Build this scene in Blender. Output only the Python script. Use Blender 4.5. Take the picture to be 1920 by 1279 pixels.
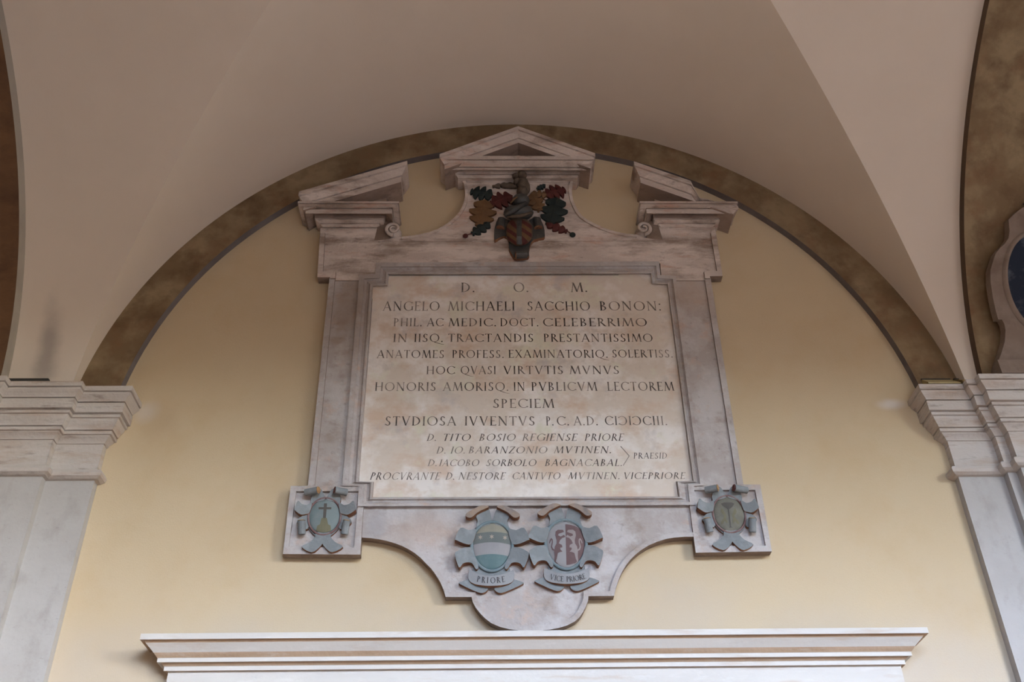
import bpy, bmesh, math, random
from mathutils import Vector, Matrix
random.seed(7)
scene = bpy.context.scene
COL = scene.collection
for o in list(bpy.data.objects):
    bpy.data.objects.remove(o)
rad = math.radians

# ------------------------------------------------------------------ camera
F, CX, CY = 1900.0, 960.0, 639.5            # focal length and centre of the 1920 x 1279 frame
CAM = Vector((-0.21, -5.0, 1.60))           # eye height, five metres in front of the wall (wall face is y = 0)
PITCH, YAW, ROLL = 0.6265509, 0.02984606, -0.01863856
_fw = Vector((math.sin(YAW) * math.cos(PITCH), math.cos(YAW) * math.cos(PITCH), math.sin(PITCH)))
_r0 = Vector((math.cos(YAW), -math.sin(YAW), 0))
_u0 = _r0.cross(_fw)
RI = _r0 * math.cos(ROLL) + _u0 * math.sin(ROLL)
UP = -_r0 * math.sin(ROLL) + _u0 * math.cos(ROLL)
FW = _fw
cam_data = bpy.data.cameras.new('camera')
cam_data.sensor_fit = 'HORIZONTAL'
cam_data.sensor_width = 36.0
cam_data.lens = F * 36.0 / 1920.0
cam_data.clip_start = 0.05
cam = bpy.data.objects.new('camera', cam_data)
COL.objects.link(cam)
m = Matrix.Identity(4)
for i in range(3):
    m[i][0], m[i][1], m[i][2], m[i][3] = RI[i], UP[i], -FW[i], CAM[i]
cam.matrix_world = m
scene.camera = cam

# ------------------------------------------------------------------ daylight and exposure
scene.view_settings.view_transform = 'Standard'
scene.view_settings.look = 'None'
scene.view_settings.gamma = 1.0
scene.view_settings.use_curve_mapping = False
scene.view_settings.exposure = 0.62
scene.cycles.use_denoising = True
scene.cycles.max_bounces = 10
scene.cycles.diffuse_bounces = 6

world = bpy.data.worlds.new('world')
scene.world = world
world.use_nodes = True
wn, wl = world.node_tree.nodes, world.node_tree.links
wn.clear()
w_out = wn.new('ShaderNodeOutputWorld')
w_bg = wn.new('ShaderNodeBackground')
w_sky = wn.new('ShaderNodeTexSky')
w_sky.sky_type = 'NISHITA'
w_sky.sun_disc = False
w_sky.sun_elevation = rad(28)
w_sky.sun_rotation = rad(138)
w_sky.air_density = 1.0
w_sky.dust_density = 1.5
w_sky.ozone_density = 1.0
w_bg.inputs['Strength'].default_value = 2.2
w_tint = wn.new('ShaderNodeMix')            # cool, slightly hazy north light
w_tint.data_type = 'RGBA'
w_tint.blend_type = 'MULTIPLY'
w_tint.inputs['Factor'].default_value = 1.0
w_tint.inputs['B'].default_value = (0.85, 1.0, 1.25, 1)
wl.new(w_sky.outputs[0], w_tint.inputs['A'])
wl.new(w_tint.outputs['Result'], w_bg.inputs['Color'])
wl.new(w_bg.outputs[0], w_out.inputs['Surface'])

sun_data = bpy.data.lights.new('sun', 'SUN')
sun_data.energy = 1.2
sun_data.angle = rad(1.0)
sun_data.color = (1.0, 0.90, 0.76)
sun = bpy.data.objects.new('sun', sun_data)
COL.objects.link(sun)
sun.rotation_euler = Vector((-0.45, -0.65, -0.62)).to_track_quat('-Z', 'Y').to_euler()

# ------------------------------------------------------------------ materials
def new_mat(name):
    mt = bpy.data.materials.new(name)
    mt.use_nodes = True
    nt = mt.node_tree
    for n in list(nt.nodes):
        nt.nodes.remove(n)
    out = nt.nodes.new('ShaderNodeOutputMaterial')
    bs = nt.nodes.new('ShaderNodeBsdfPrincipled')
    nt.links.new(bs.outputs[0], out.inputs['Surface'])
    return mt, nt, bs

def surf(name, layers, rough=0.85, bump=0.0, bump_scale=60.0, spec=0.25, bump_dist=0.01):
    """layers: first is the base colour; others (colour, noise scale, lo, hi, amount, stretch xyz)."""
    mt, nt, bs = new_mat(name)
    N, L = nt.nodes, nt.links
    tc = N.new('ShaderNodeTexCoord')
    col = None
    base = layers[0]
    rgb = N.new('ShaderNodeRGB')
    rgb.outputs[0].default_value = (*base, 1)
    col = rgb.outputs[0]
    for k, (c, sc, lo, hi, amt, st) in enumerate(layers[1:]):
        mp = N.new('ShaderNodeMapping')
        mp.inputs['Scale'].default_value = st
        mp.inputs['Location'].default_value = (3.7 * k + 1.3, 1.9 * k, 5.1 * k)
        L.new(tc.outputs['Object'], mp.inputs['Vector'])
        no = N.new('ShaderNodeTexNoise')
        no.inputs['Scale'].default_value = sc
        no.inputs['Detail'].default_value = 6
        no.inputs['Roughness'].default_value = 0.62
        L.new(mp.outputs[0], no.inputs['Vector'])
        mr = N.new('ShaderNodeMapRange')
        mr.inputs['From Min'].default_value = lo
        mr.inputs['From Max'].default_value = hi
        mr.inputs['To Min'].default_value = 0
        mr.inputs['To Max'].default_value = amt
        L.new(no.outputs['Fac'], mr.inputs['Value'])
        mx = N.new('ShaderNodeMix')
        mx.data_type = 'RGBA'
        L.new(mr.outputs[0], mx.inputs['Factor'])
        L.new(col, mx.inputs['A'])
        mx.inputs['B'].default_value = (*c, 1)
        col = mx.outputs['Result']
    L.new(col, bs.inputs['Base Color'])
    bs.inputs['Roughness'].default_value = rough
    bs.inputs['Specular IOR Level'].default_value = spec
    if bump:
        no = N.new('ShaderNodeTexNoise')
        no.inputs['Scale'].default_value = bump_scale
        no.inputs['Detail'].default_value = 5
        L.new(tc.outputs['Object'], no.inputs['Vector'])
        bp = N.new('ShaderNodeBump')
        bp.inputs['Strength'].default_value = bump
        bp.inputs['Distance'].default_value = bump_dist
        L.new(no.outputs['Fac'], bp.inputs['Height'])
        L.new(bp.outputs[0], bs.inputs['Normal'])
    return mt

def spot(mt, centre, radii, col, amount, noise=6.0):
    """one stain, repair patch or other soft zone of colour with a shape of its own, at a fixed place of the surface."""
    nt = mt.node_tree; N, L = nt.nodes, nt.links
    bs = next(n for n in N if n.type == 'BSDF_PRINCIPLED')
    src = bs.inputs['Base Color'].links[0].from_socket
    tc = N.new('ShaderNodeTexCoord'); no = N.new('ShaderNodeTexNoise'); no.inputs['Scale'].default_value = noise
    no.inputs['Detail'].default_value = 4
    L.new(tc.outputs['Object'], no.inputs['Vector'])
    mp = N.new('ShaderNodeMapping'); mp.vector_type = 'TEXTURE'
    mp.inputs['Location'].default_value = centre; mp.inputs['Scale'].default_value = radii
    L.new(tc.outputs['Object'], mp.inputs['Vector'])
    ln = N.new('ShaderNodeVectorMath'); ln.operation = 'LENGTH'
    L.new(mp.outputs[0], ln.inputs[0])
    ad = N.new('ShaderNodeMath'); ad.operation = 'ADD'
    L.new(ln.outputs['Value'], ad.inputs[0]); L.new(no.outputs['Fac'], ad.inputs[1])
    mr = N.new('ShaderNodeMapRange')
    mr.inputs['From Min'].default_value = .6; mr.inputs['From Max'].default_value = 1.5
    mr.inputs['To Min'].default_value = amount; mr.inputs['To Max'].default_value = 0
    mr.interpolation_type = 'SMOOTHSTEP'
    L.new(ad.outputs[0], mr.inputs['Value'])
    mx = N.new('ShaderNodeMix'); mx.data_type = 'RGBA'
    L.new(mr.outputs[0], mx.inputs['Factor']); L.new(src, mx.inputs['A']); mx.inputs['B'].default_value = (*col, 1)
    L.new(mx.outputs['Result'], bs.inputs['Base Color'])

I1 = (1, 1, 1)
M = {}
M['plaster'] = surf('ochre_plaster', [(0.51, 0.405, 0.268), ((0.55, 0.45, 0.315), 1.1, .35, .7, .6, I1),
                    ((0.47, 0.345, 0.20), 2.3, .5, .75, .5, I1), ((0.44, 0.32, 0.20), 90, .55, .75, .22, I1)], .9, .25, 130, .1, .004)
M['vault'] = surf('cream_vault_plaster', [(0.62, 0.54, 0.46), ((0.57, 0.49, 0.41), 1.0, .4, .7, .55, I1),
                  ((0.66, 0.58, 0.50), 3.0, .5, .8, .4, I1)], .9, .12, 60, .1, .004)
M['brown'] = surf('brown_painted_band', [(0.18, 0.122, 0.068), ((0.28, 0.21, 0.125), 2.4, .46, .62, .85, I1),
                  ((0.105, 0.063, 0.034), 4.5, .48, .7, .8, I1), ((0.20, 0.105, 0.055), 7, .5, .72, .5, I1)], .85, .2, 40, .2, .006)
M['red_brown'] = surf('red_brown_painted_arch', [(0.135, 0.075, 0.042), ((0.19, 0.105, 0.055), 3.0, .42, .68, .8, (1, .6, 2.2)),
                  ((0.085, 0.045, 0.028), 4.5, .45, .7, .8, (1, .6, 2.2))], .85, .2, 40, .2, .006)
M['band_edge'] = surf('grey_band_edge', [(0.15, 0.135, 0.135), ((0.09, 0.075, 0.07), 6, .45, .7, .6, I1)], .85)
M['dark_edge'] = surf('dark_arch_edge', [(0.10, 0.066, 0.042), ((0.06, 0.04, 0.028), 5, .45, .7, .6, I1)], .85)
M['grey_edge'] = surf('grey_arch_edge', [(0.36, 0.33, 0.29), ((0.26, 0.235, 0.21), 3, .45, .7, .6, I1)], .85)
M['stone'] = surf('weathered_grey_stucco', [(0.375, 0.335, 0.315), ((0.48, 0.455, 0.445), 4, .44, .60, .8, I1),
                  ((0.27, 0.21, 0.17), 6, .53, .68, .65, (1, 1, 1.5)), ((0.47, 0.34, 0.265), 10, .56, .70, .6, I1),
                  ((0.22, 0.19, 0.175), 26, .60, .72, .5, I1), ((0.54, 0.52, 0.52), 40, .60, .74, .4, I1)], .85, .8, 36, .15, .008)
M['stone_top'] = surf('dirty_brown_stucco', [(0.49, 0.415, 0.365), ((0.68, 0.595, 0.535), 5, .48, .64, .75, (.45, 1, 1.5)),
                  ((0.20, 0.145, 0.11), 5.5, .50, .66, .8, (.45, 1, 1.6)), ((0.48, 0.29, 0.215), 9, .56, .68, .6, (.4, 1, 1.5)),
                  ((0.14, 0.105, 0.09), 24, .58, .72, .5, (.6, 1, 1.4)), ((0.66, 0.58, 0.53), 40, .60, .74, .45, I1)], .87, .9, 34, .15, .009)
M['soffit'] = surf('soiled_shaded_soffit', [(0.27, 0.20, 0.16), ((0.36, 0.27, 0.22), 9, .48, .68, .7, (.4, 1, 1)), ((0.12, 0.085, 0.07), 14, .52, .7, .6, (.4, 1, 1))], .88, .6, 34)  # brown dirt, with the shade under the mouldings mixed into the colour
M['stone_edge'] = surf('brown_stone_edge', [(0.20, 0.145, 0.11), ((0.32, 0.25, 0.20), 14, .48, .7, .6, I1)], .88, .4, 40)  # sides and undersides, darker brown than the front faces
M['tablet'] = surf('veined_marble_tablet', [(0.60, 0.525, 0.45), ((0.72, 0.68, 0.64), 3.2, .46, .60, .85, I1),
                   ((0.55, 0.40, 0.29), 4.2, .52, .66, .75, (1, 1, 1.3)), ((0.62, 0.60, 0.47), 6, .56, .68, .8, I1),
                   ((0.44, 0.40, 0.39), 5, .57, .70, .7, I1), ((0.50, 0.43, 0.37), 18, .55, .72, .4, I1)], .6, .2, 30, .3, .003)
M['pilaster'] = surf('whitewashed_sandstone', [(0.385, 0.365, 0.345), ((0.44, 0.425, 0.41), 3, .42, .66, .6, I1),
                     ((0.30, 0.275, 0.255), 7, .53, .70, .6, (1, 1, .6)), ((0.21, 0.195, 0.18), 34, .62, .8, .5, (1, 1, 2))], .85, .45, 45, .15, .005)
M['cap'] = surf('weathered_sandstone_cap', [(0.46, 0.42, 0.385), ((0.53, 0.505, 0.485), 5, .44, .66, .6, (.5, .5, 2)),
                ((0.38, 0.27, 0.19), 6, .52, .68, .55, (.4, .4, 2.4)), ((0.20, 0.16, 0.135), 16, .56, .70, .55, (.4, .4, 2))], .87, .6, 40, .15, .006)
M['white'] = surf('white_limestone', [(0.53, 0.505, 0.47), ((0.45, 0.425, 0.40), 5, .46, .7, .5, (.4, 1, 1.6)),
                  ((0.42, 0.31, 0.225), 9, .56, .70, .5, (.3, 1, 2.0)), ((0.60, 0.58, 0.55), 22, .55, .7, .5, (.4, 1, 1.5))], .7, .25, 50, .3, .004)
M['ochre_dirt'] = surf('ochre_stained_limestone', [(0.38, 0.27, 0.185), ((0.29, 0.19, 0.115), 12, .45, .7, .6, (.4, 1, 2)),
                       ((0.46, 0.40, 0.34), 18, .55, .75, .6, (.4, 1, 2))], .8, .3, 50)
M['strap'] = surf('grey_blue_strapwork', [(0.185, 0.20, 0.205), ((0.27, 0.285, 0.29), 14, .48, .68, .6, I1),
                  ((0.115, 0.12, 0.125), 18, .52, .74, .6, I1)], .75, .3, 50)
M['flap'] = surf('brown_grey_scroll_back', [(0.25, 0.205, 0.18), ((0.35, 0.24, 0.15), 14, .48, .66, .7, I1), ((0.15, 0.14, 0.14), 18, .52, .7, .7, I1)], .75, .3, 50)
M['banner'] = surf('pale_grey_banner', [(0.265, 0.265, 0.269), ((0.211, 0.211, 0.215), 12, .45, .7, .6, I1)], .75, .2, 50)
M['rust'] = surf('rust_painted_edge', [(0.205, 0.095, 0.055), ((0.36, 0.19, 0.085), 16, .5, .68, .75, I1),
                 ((0.10, 0.045, 0.035), 20, .5, .7, .7, I1)], .75, .3, 50)
M['ochre'] = surf('ochre_painted_scroll', [(0.40, 0.245, 0.12), ((0.30, 0.15, 0.07), 18, .48, .7, .6, I1)], .75, .3, 50)
M['maroon'] = surf('maroon_painted_scroll', [(0.12, 0.045, 0.04), ((0.18, 0.08, 0.06), 18, .48, .7, .6, I1)], .75, .3, 50)
M['ring'] = surf('maroon_oval_ring', [(0.16, 0.095, 0.09), ((0.26, 0.21, 0.205), 22, .45, .7, .6, I1)], .75)
M['ring_blue'] = surf('blue_grey_oval_ring', [(0.145, 0.19, 0.205), ((0.22, 0.26, 0.275), 22, .45, .7, .6, I1)], .75)
M['teal'] = surf('teal_painted_field', [(0.098, 0.156, 0.160), ((0.156, 0.215, 0.215), 12, .42, .68, .7, I1)], .7)
M['pale_teal'] = surf('pale_teal_field', [(0.172, 0.207, 0.207), ((0.105, 0.168, 0.168), 9, .48, .7, .8, I1),
                      ((0.211, 0.226, 0.222), 16, .5, .7, .5, I1)], .7)
M['olive_field'] = surf('dark_olive_field', [(0.135, 0.13, 0.105), ((0.20, 0.19, 0.155), 14, .42, .68, .7, I1)], .7)
M['cream_field'] = surf('cream_painted_field', [(0.250, 0.234, 0.183), ((0.203, 0.195, 0.160), 12, .45, .7, .6, I1)], .7)
M['silver_field'] = surf('silver_painted_field', [(0.265, 0.254, 0.257), ((0.218, 0.211, 0.215), 12, .45, .7, .6, I1)], .7)
M['grey_field'] = surf('grey_painted_field', [(0.136, 0.148, 0.140), ((0.101, 0.117, 0.113), 12, .45, .7, .6, I1)], .7)
M['lion_red'] = surf('dull_red_paint', [(0.129, 0.082, 0.082), ((0.094, 0.055, 0.055), 14, .45, .7, .6, I1)], .7)
M['lion_pale'] = surf('faded_pale_paint', [(0.257, 0.222, 0.215), ((0.195, 0.156, 0.152), 14, .45, .7, .5, I1)], .7)
M['star'] = surf('pale_star_paint', [(0.328, 0.281, 0.226)], .7)
M['mount'] = surf('olive_mount_paint', [(0.156, 0.144, 0.090), ((0.117, 0.109, 0.070), 20, .45, .7, .6, I1)], .7)
M['cross'] = surf('dark_cross_paint', [(0.085, 0.078, 0.068)], .7)
M['ink'] = None
def ink(name, dark, worn, lo, hi):
    return surf(name, [dark, (worn, 9, lo, hi, .75, I1), (worn, 45, .52, .75, .5, I1)], .7)
M['ink'] = ink('worn_black_letter_paint', (0.055, 0.045, 0.04), (0.34, 0.29, 0.25), .44, .66)
M['ink_dark'] = surf('black_letter_paint', [(0.03, 0.028, 0.03), ((0.10, 0.10, 0.105), 30, .5, .75, .5, I1)], .7)
M['joint'] = surf('dark_open_joint', [(0.02, 0.016, 0.014)], .9)
M['leaf_green'] = surf('dark_green_leaf_paint', [(0.014, 0.021, 0.020), ((0.026, 0.038, 0.033), 18, .45, .7, .6, I1)], .6, .3, 60)
M['leaf_red'] = surf('dark_red_leaf_paint', [(0.07, 0.016, 0.014), ((0.11, 0.032, 0.026), 18, .45, .7, .6, I1)], .6, .3, 60)
M['leaf_ochre'] = surf('brown_ochre_leaf_paint', [(0.125, 0.066, 0.030), ((0.19, 0.105, 0.048), 18, .45, .7, .6, I1)], .6, .3, 60)
M['armour'] = surf('dark_grey_armour_paint', [(0.045, 0.044, 0.042), ((0.09, 0.082, 0.075), 22, .48, .7, .7, I1)], .45, .3, 50, .4)
M['crest_brown'] = surf('brown_crest_paint', [(0.085, 0.062, 0.045), ((0.15, 0.115, 0.085), 22, .45, .7, .7, I1)], .7, .5, 40)
M['painting'] = surf('dark_blue_painting', [(0.018, 0.024, 0.04), ((0.12, 0.135, 0.165), 8, .50, .72, .8, I1),
                     ((0.12, 0.06, 0.028), 5, .60, .74, .8, I1)], .7, 0, 1, .12)
M['medal_stone'] = surf('brown_grey_medallion_stone', [(0.20, 0.15, 0.12), ((0.26, 0.21, 0.175), 6, .42, .68, .7, I1),
                  ((0.125, 0.082, 0.06), 5, .52, .74, .7, I1)], .85, .3, 40)
M['tile'] = surf('yellow_clay_tile', [(0.36, 0.29, 0.15), ((0.24, 0.17, 0.085), 12, .48, .7, .7, I1)], .8, .3, 50)
M['lead'] = surf('dark_lead_strip', [(0.035, 0.033, 0.03)], .6)
M['floor'] = surf('terracotta_paving', [(0.15, 0.093, 0.052), ((0.20, 0.13, 0.075), 3, .42, .7, .7, I1)], .6, .2, 20)
M['ground'] = surf('courtyard_paving', [(0.20, 0.145, 0.095), ((0.165, 0.115, 0.07), 2, .42, .7, .7, I1)], .8)
M['facade'] = surf('ochre_courtyard_facade', [(0.42, 0.26, 0.13), ((0.36, 0.215, 0.10), 1.5, .42, .7, .7, I1)], .85)

# ------------------------------------------------------------------ helpers
def unproj(px, py, d):
    """point of the plane y = -d seen at photo pixel (px, py)."""
    v = RI * ((px - CX) / F) - UP * ((py - CY) / F) + FW
    t = (-d - CAM.y) / v.y
    p = CAM + v * t
    return p.x, p.z

def at(px, py, d):
    x, z = unproj(px, py, d)
    return Vector((x, -d, z))

def tag(o, label=None, cat=None, group=None, kind=None):
    if label: o['label'] = label
    if cat: o['category'] = cat
    if group: o['group'] = group
    if kind: o['kind'] = kind
    return o

def empty(name, loc, label, cat, group=None):
    o = bpy.data.objects.new(name, None)
    o.empty_display_size = 0.2
    o.location = loc
    COL.objects.link(o)
    tag(o, label, cat, group)
    return o

def world_loc(o):
    v = Vector((0, 0, 0))
    while o is not None:
        v += Vector(o.location)
        o = o.parent
    return v

def link(name, bm, mats, parent=None, smooth=False, loc=None):
    me = bpy.data.meshes.new(name)
    bmesh.ops.recalc_face_normals(bm, faces=bm.faces)
    base = Vector(loc) if loc is not None else (world_loc(parent) if parent else Vector((0, 0, 0)))
    for v in bm.verts:
        v.co -= base
    bm.to_mesh(me)
    bm.free()
    for mm in (mats if isinstance(mats, (list, tuple)) else [mats]):
        me.materials.append(mm if not isinstance(mm, str) else M[mm])
    if smooth:
        for p in me.polygons:
            p.use_smooth = True
    o = bpy.data.objects.new(name, me)
    COL.objects.link(o)
    if parent:
        o.parent = parent
        o.location = base - world_loc(parent)
    else:
        o.location = base
    return o

def struct(name, bm, mats, smooth=False):
    o = link(name, bm, mats, None, smooth)
    o['kind'] = 'structure'
    return o

def prism(bm, front, back, mf=0, ms=0, mb=None):
    """solid between two matching rings of Vectors."""
    f = [bm.verts.new(v) for v in front]
    b = [bm.verts.new(v) for v in back]
    n = len(f)
    ff = bm.faces.new(f); ff.material_index = mf
    bb = bm.faces.new(list(reversed(b))); bb.material_index = ms if mb is None else mb
    for i in range(n):
        q = bm.faces.new((f[i], b[i], b[(i + 1) % n], f[(i + 1) % n]))
        q.material_index = ms
    if n > 4:
        ff.normal_update(); bb.normal_update()
        bmesh.ops.triangulate(bm, faces=[ff, bb])

def slab(bm, pts, d1, d0=0.0, mf=0, ms=0):
    """pts: photo pixels of the outline on the plane y=-d1; extruded back to y=-d0."""
    fr = [at(x, y, d1) for x, y in pts]
    bk = [Vector((v.x, -d0, v.z)) for v in fr]
    prism(bm, fr, bk, mf, ms)

def xz_slab(bm, pts, d1, d0=0.0, mf=0, ms=0):
    fr = [Vector((x, -d1, z)) for x, z in pts]
    bk = [Vector((x, -d0, z)) for x, z in pts]
    prism(bm, fr, bk, mf, ms)

def strip_slab(bm, pts, width, d1, d0, side=1, mf=0, ms=0):
    """raised border: pts (x,z) polyline, widened to one side by width."""
    n = len(pts)
    off = []
    for i in range(n):
        a = Vector(pts[max(i - 1, 0)]); b = Vector(pts[i]); c = Vector(pts[min(i + 1, n - 1)])
        d1v = (b - a).normalized() if i > 0 else (c - b).normalized()
        d2v = (c - b).normalized() if i < n - 1 else d1v
        n1 = Vector((-d1v.y, d1v.x)) * side
        n2 = Vector((-d2v.y, d2v.x)) * side
        mm = (n1 + n2)
        mm = mm / max(mm.length_squared, 0.3) * 2
        off.append(b + mm * width)
    ring = []
    for i in range(n):
        ring.append([Vector((pts[i][0], -d1, pts[i][1])), Vector((off[i].x, -d1, off[i].y)),
                     Vector((off[i].x, -d0, off[i].y)), Vector((pts[i][0], -d0, pts[i][1]))])
    rv = [[bm.verts.new(v) for v in r] for r in ring]
    for i in range(n - 1):
        for k in range(4):
            q = bm.faces.new((rv[i][k], rv[i][(k + 1) % 4], rv[i + 1][(k + 1) % 4], rv[i + 1][k]))
            q.material_index = mf if k == 0 else ms
    bm.faces.new(rv[0]); bm.faces.new(list(reversed(rv[-1])))

def box(bm, x0, x1, y0, y1, z0, z1, mi=0):
    vs = [bm.verts.new((x, y, z)) for z in (z0, z1) for x, y in ((x0, y0), (x1, y0), (x1, y1), (x0, y1))]
    for f in ((0, 3, 2, 1), (4, 5, 6, 7), (0, 1, 5, 4), (1, 2, 6, 5), (2, 3, 7, 6), (3, 0, 4, 7)):
        bm.faces.new([vs[i] for i in f]).material_index = mi

def sweep_plan(bm, path, rows, shear=0.0, xref=0.0, mats=None, cap=True):
    """mouldings: rows [(projection, z)] top to bottom swept along a right-angled plan path [(x,y)]."""
    n = len(path)
    nor = []
    for i in range(n - 1):
        dx, dy = path[i + 1][0] - path[i][0], path[i + 1][1] - path[i][1]
        l = math.hypot(dx, dy)
        nor.append((-dy / l, dx / l))
    grid = []
    for p, z in rows:
        line = []
        for i in range(n):
            if i == 0: ox, oy = nor[0]
            elif i == n - 1: ox, oy = nor[-1]
            else:
                a, b = nor[i - 1], nor[i]
                ox, oy = a[0] + b[0], a[1] + b[1]
                if abs(a[0] - b[0]) + abs(a[1] - b[1]) < 1e-6:
                    ox, oy = a
            x, y = path[i][0] + ox * p, path[i][1] + oy * p
            if i in (0, n - 1): y = path[i][1] if abs(nor[0 if i == 0 else -1][0]) > .5 else y
            line.append(bm.verts.new((x, y, z + shear * (x - xref))))
        grid.append(line)
    for r in range(len(rows) - 1):
        for i in range(n - 1):
            q = bm.faces.new((grid[r][i], grid[r][i + 1], grid[r + 1][i + 1], grid[r + 1][i]))
            if mats: q.material_index = mats[r]
    if cap:
        for g in (grid[0], grid[-1]):
            try:
                f = bm.faces.new(g)
                f.normal_update()
                bmesh.ops.triangulate(bm, faces=[f])
            except ValueError:
                pass

def curve_rows(rows, steps=5):
    """('cyma', p0,z0,p1,z1) style easing between two rows -> extra rows."""
    out = []
    for r in rows:
        if len(r) == 2:
            out.append(r)
        else:
            _, p1, z1 = r
            p0, z0 = out[-1]
            for k in range(1, steps + 1):
                t = k / steps
                s = t * t * (3 - 2 * t) if r[0] == 's' else (math.sin(t * math.pi / 2) if r[0] == 'c' else 1 - math.cos(t * math.pi / 2))
                out.append((p0 + (p1 - p0) * s, z0 + (z1 - z0) * t))
    return out

def front_path(x0, x1, d0):
    # right to left so that the outward side is towards the viewer
    return [(x1, 0.0), (x1, -d0), (x0, -d0), (x0, 0.0)]

def tube(bm, pts, r, seg=8, mi=0, caps=True):
    rings = []
    for i, p in enumerate(pts):
        a = pts[max(i - 1, 0)]; c = pts[min(i + 1, len(pts) - 1)]
        t = (c - a).normalized()
        u = t.cross(Vector((0, 1, 0.01)))
        if u.length < 1e-4: u = t.cross(Vector((1, 0, 0)))
        u.normalize()
        w = t.cross(u).normalized()
        rr = r[i] if isinstance(r, (list, tuple)) else r
        rings.append([bm.verts.new(p + (u * math.cos(k * 2 * math.pi / seg) + w * math.sin(k * 2 * math.pi / seg)) * rr) for k in range(seg)])
    for a, b in zip(rings, rings[1:]):
        for k in range(seg):
            bm.faces.new((a[k], a[(k + 1) % seg], b[(k + 1) % seg], b[k])).material_index = mi
    if caps:
        bm.faces.new(rings[0]).material_index = mi
        bm.faces.new(list(reversed(rings[-1]))).material_index = mi

def dome(bm, cx, cz, rx, rz, d0, h, seg=40, rings=8, mi=0, egg=0.0):
    """convex oval cushion, base on y=-d0, rising h towards the viewer."""
    prev = None
    for r in range(rings + 1):
        a = r / rings
        rr = math.cos(a * math.pi / 2) if r < rings else 0
        d = d0 + h * math.sin(a * math.pi / 2)
        if r == rings:
            c = bm.verts.new((cx, -d, cz))
            for k in range(seg):
                bm.faces.new((prev[k], prev[(k + 1) % seg], c)).material_index = mi
            break
        cur = []
        for k in range(seg):
            t = 2 * math.pi * k / seg
            wx = 1 + egg * math.sin(t)
            cur.append(bm.verts.new((cx + rx * rr * math.cos(t) * wx, -d, cz + rz * rr * math.sin(t))))
        if prev:
            for k in range(seg):
                bm.faces.new((prev[k], prev[(k + 1) % seg], cur[(k + 1) % seg], cur[k])).material_index = mi
        prev = cur
    return

def blob(bm, c, r, rot=0.0, seg=16, rings=10, mi=0):
    """squashed sphere at c with radii r (x,y,z), turned by rot in the wall plane."""
    mt = Matrix.Translation(c) @ Matrix.Rotation(rot, 4, 'Y') @ Matrix.Diagonal((*r, 1))
    res = bmesh.ops.create_uvsphere(bm, u_segments=seg, v_segments=rings, radius=1.0, matrix=mt)
    for f in {f for v in res['verts'] for f in v.link_faces}:
        f.material_index = mi

spot(M['vault'], (-2.76, -.13, 5.05), (.10, .5, .42), (0.30, 0.26, 0.235), .75)
spot(M['plaster'], (-2.17, 0, 4.72), (.10, .3, .10), (0.56, 0.51, 0.45), .8)
spot(M['plaster'], (2.16, 0, 4.76), (.12, .3, .05), (0.60, 0.56, 0.52), .8)
spot(M['plaster'], (-2.10, 0, 4.66), (.18, .3, .22), (0.40, 0.29, 0.18), .35)
spot(M['plaster'], (0, 0, 2.9), (5.0, .5, .95), (0.45, 0.40, 0.345), .8, 2.0)  # broad paler, greyer zone across the lower wall
spot(M['stone'], (-1.06, -.05, 2.08), (.26, .4, .42), (0.24, 0.175, 0.135), .7, 5.0)
spot(M['stone'], (1.06, -.05, 2.15), (.26, .4, .30), (0.40, 0.31, 0.25), .6, 5.0)
spot(M['stone'], (-.55, -.05, .52), (.42, .4, .16), (0.46, 0.375, 0.325), .6, 5.0)
spot(M['stone'], (-.8, -.05, .55), (.10, .4, .16), (0.30, 0.29, 0.30), .6, 5.0)
# ------------------------------------------------------------------ large structure
R_OUT, ZC = 2.608, 4.486            # lunette arch: outer radius and centre height
X_L, X_R = -2.955, 2.66             # faces of the transverse arches
ARCH_W = 0.75
Y_MID, RY = -3.10, 3.0
Z_FOOT = 4.777
BAY = X_R - X_L + ARCH_W

def groin(z):
    xg = math.sqrt(max(R_OUT ** 2 - (z - ZC) ** 2, 0))
    s = min((z - 4.594) / 2.5, 1.0)
    yg = Y_MID + RY * math.sqrt(max(1 - s * s, 0))
    return xg, yg

def arch_z(y):
    s = math.sqrt(max(1 - ((y - Y_MID) / RY) ** 2, 0))
    return 4.60 + 2.36 * s

def vault_bay(bm, ox):
    NS = 44
    zs = []
    for i in range(NS + 1):
        a = i / NS * math.pi / 2
        zs.append(Z_FOOT + (7.094 - Z_FOOT) * math.sin(a) if i < NS else 7.094)
    for sx in (-1, 1):
        xe = (X_R if sx > 0 else X_L)
        for half in (0, 1):
            A, B, G, S, E = [], [], [], [], []
            for z in zs:
                xg, yg = groin(z)
                my = (lambda y: y) if half == 0 else (lambda y: 2 * Y_MID - y)
                A.append(bm.verts.new((ox + sx * xg, my(0.0), z)))
                B.append(bm.verts.new((ox + sx * xg, my(yg), z)))
                row = []
                za = arch_z(yg)
                for k in range(7):
                    t = k / 6
                    x = sx * xg * (1 - t) + xe * t
                    ease = t * t
                    row.append(bm.verts.new((ox + x, my(yg), z + (max(min(za, z + .3), Z_FOOT) - z) * ease)))
                S.append(row)
            for i in range(NS):
                bm.faces.new((A[i], A[i + 1], B[i + 1], B[i]))
                for k in range(6):
                    bm.faces.new((S[i][k], S[i + 1][k], S[i + 1][k + 1], S[i][k + 1]))

bm = bmesh.new()
for k in (-1, 0, 1):
    vault_bay(bm, k * BAY)
bmesh.ops.remove_doubles(bm, verts=[v for v in bm.verts if abs(v.co.z - 7.094) < 1e-4], dist=1e-4)
ceiling = struct('ceiling', bm, 'vault', smooth=True)

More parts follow.
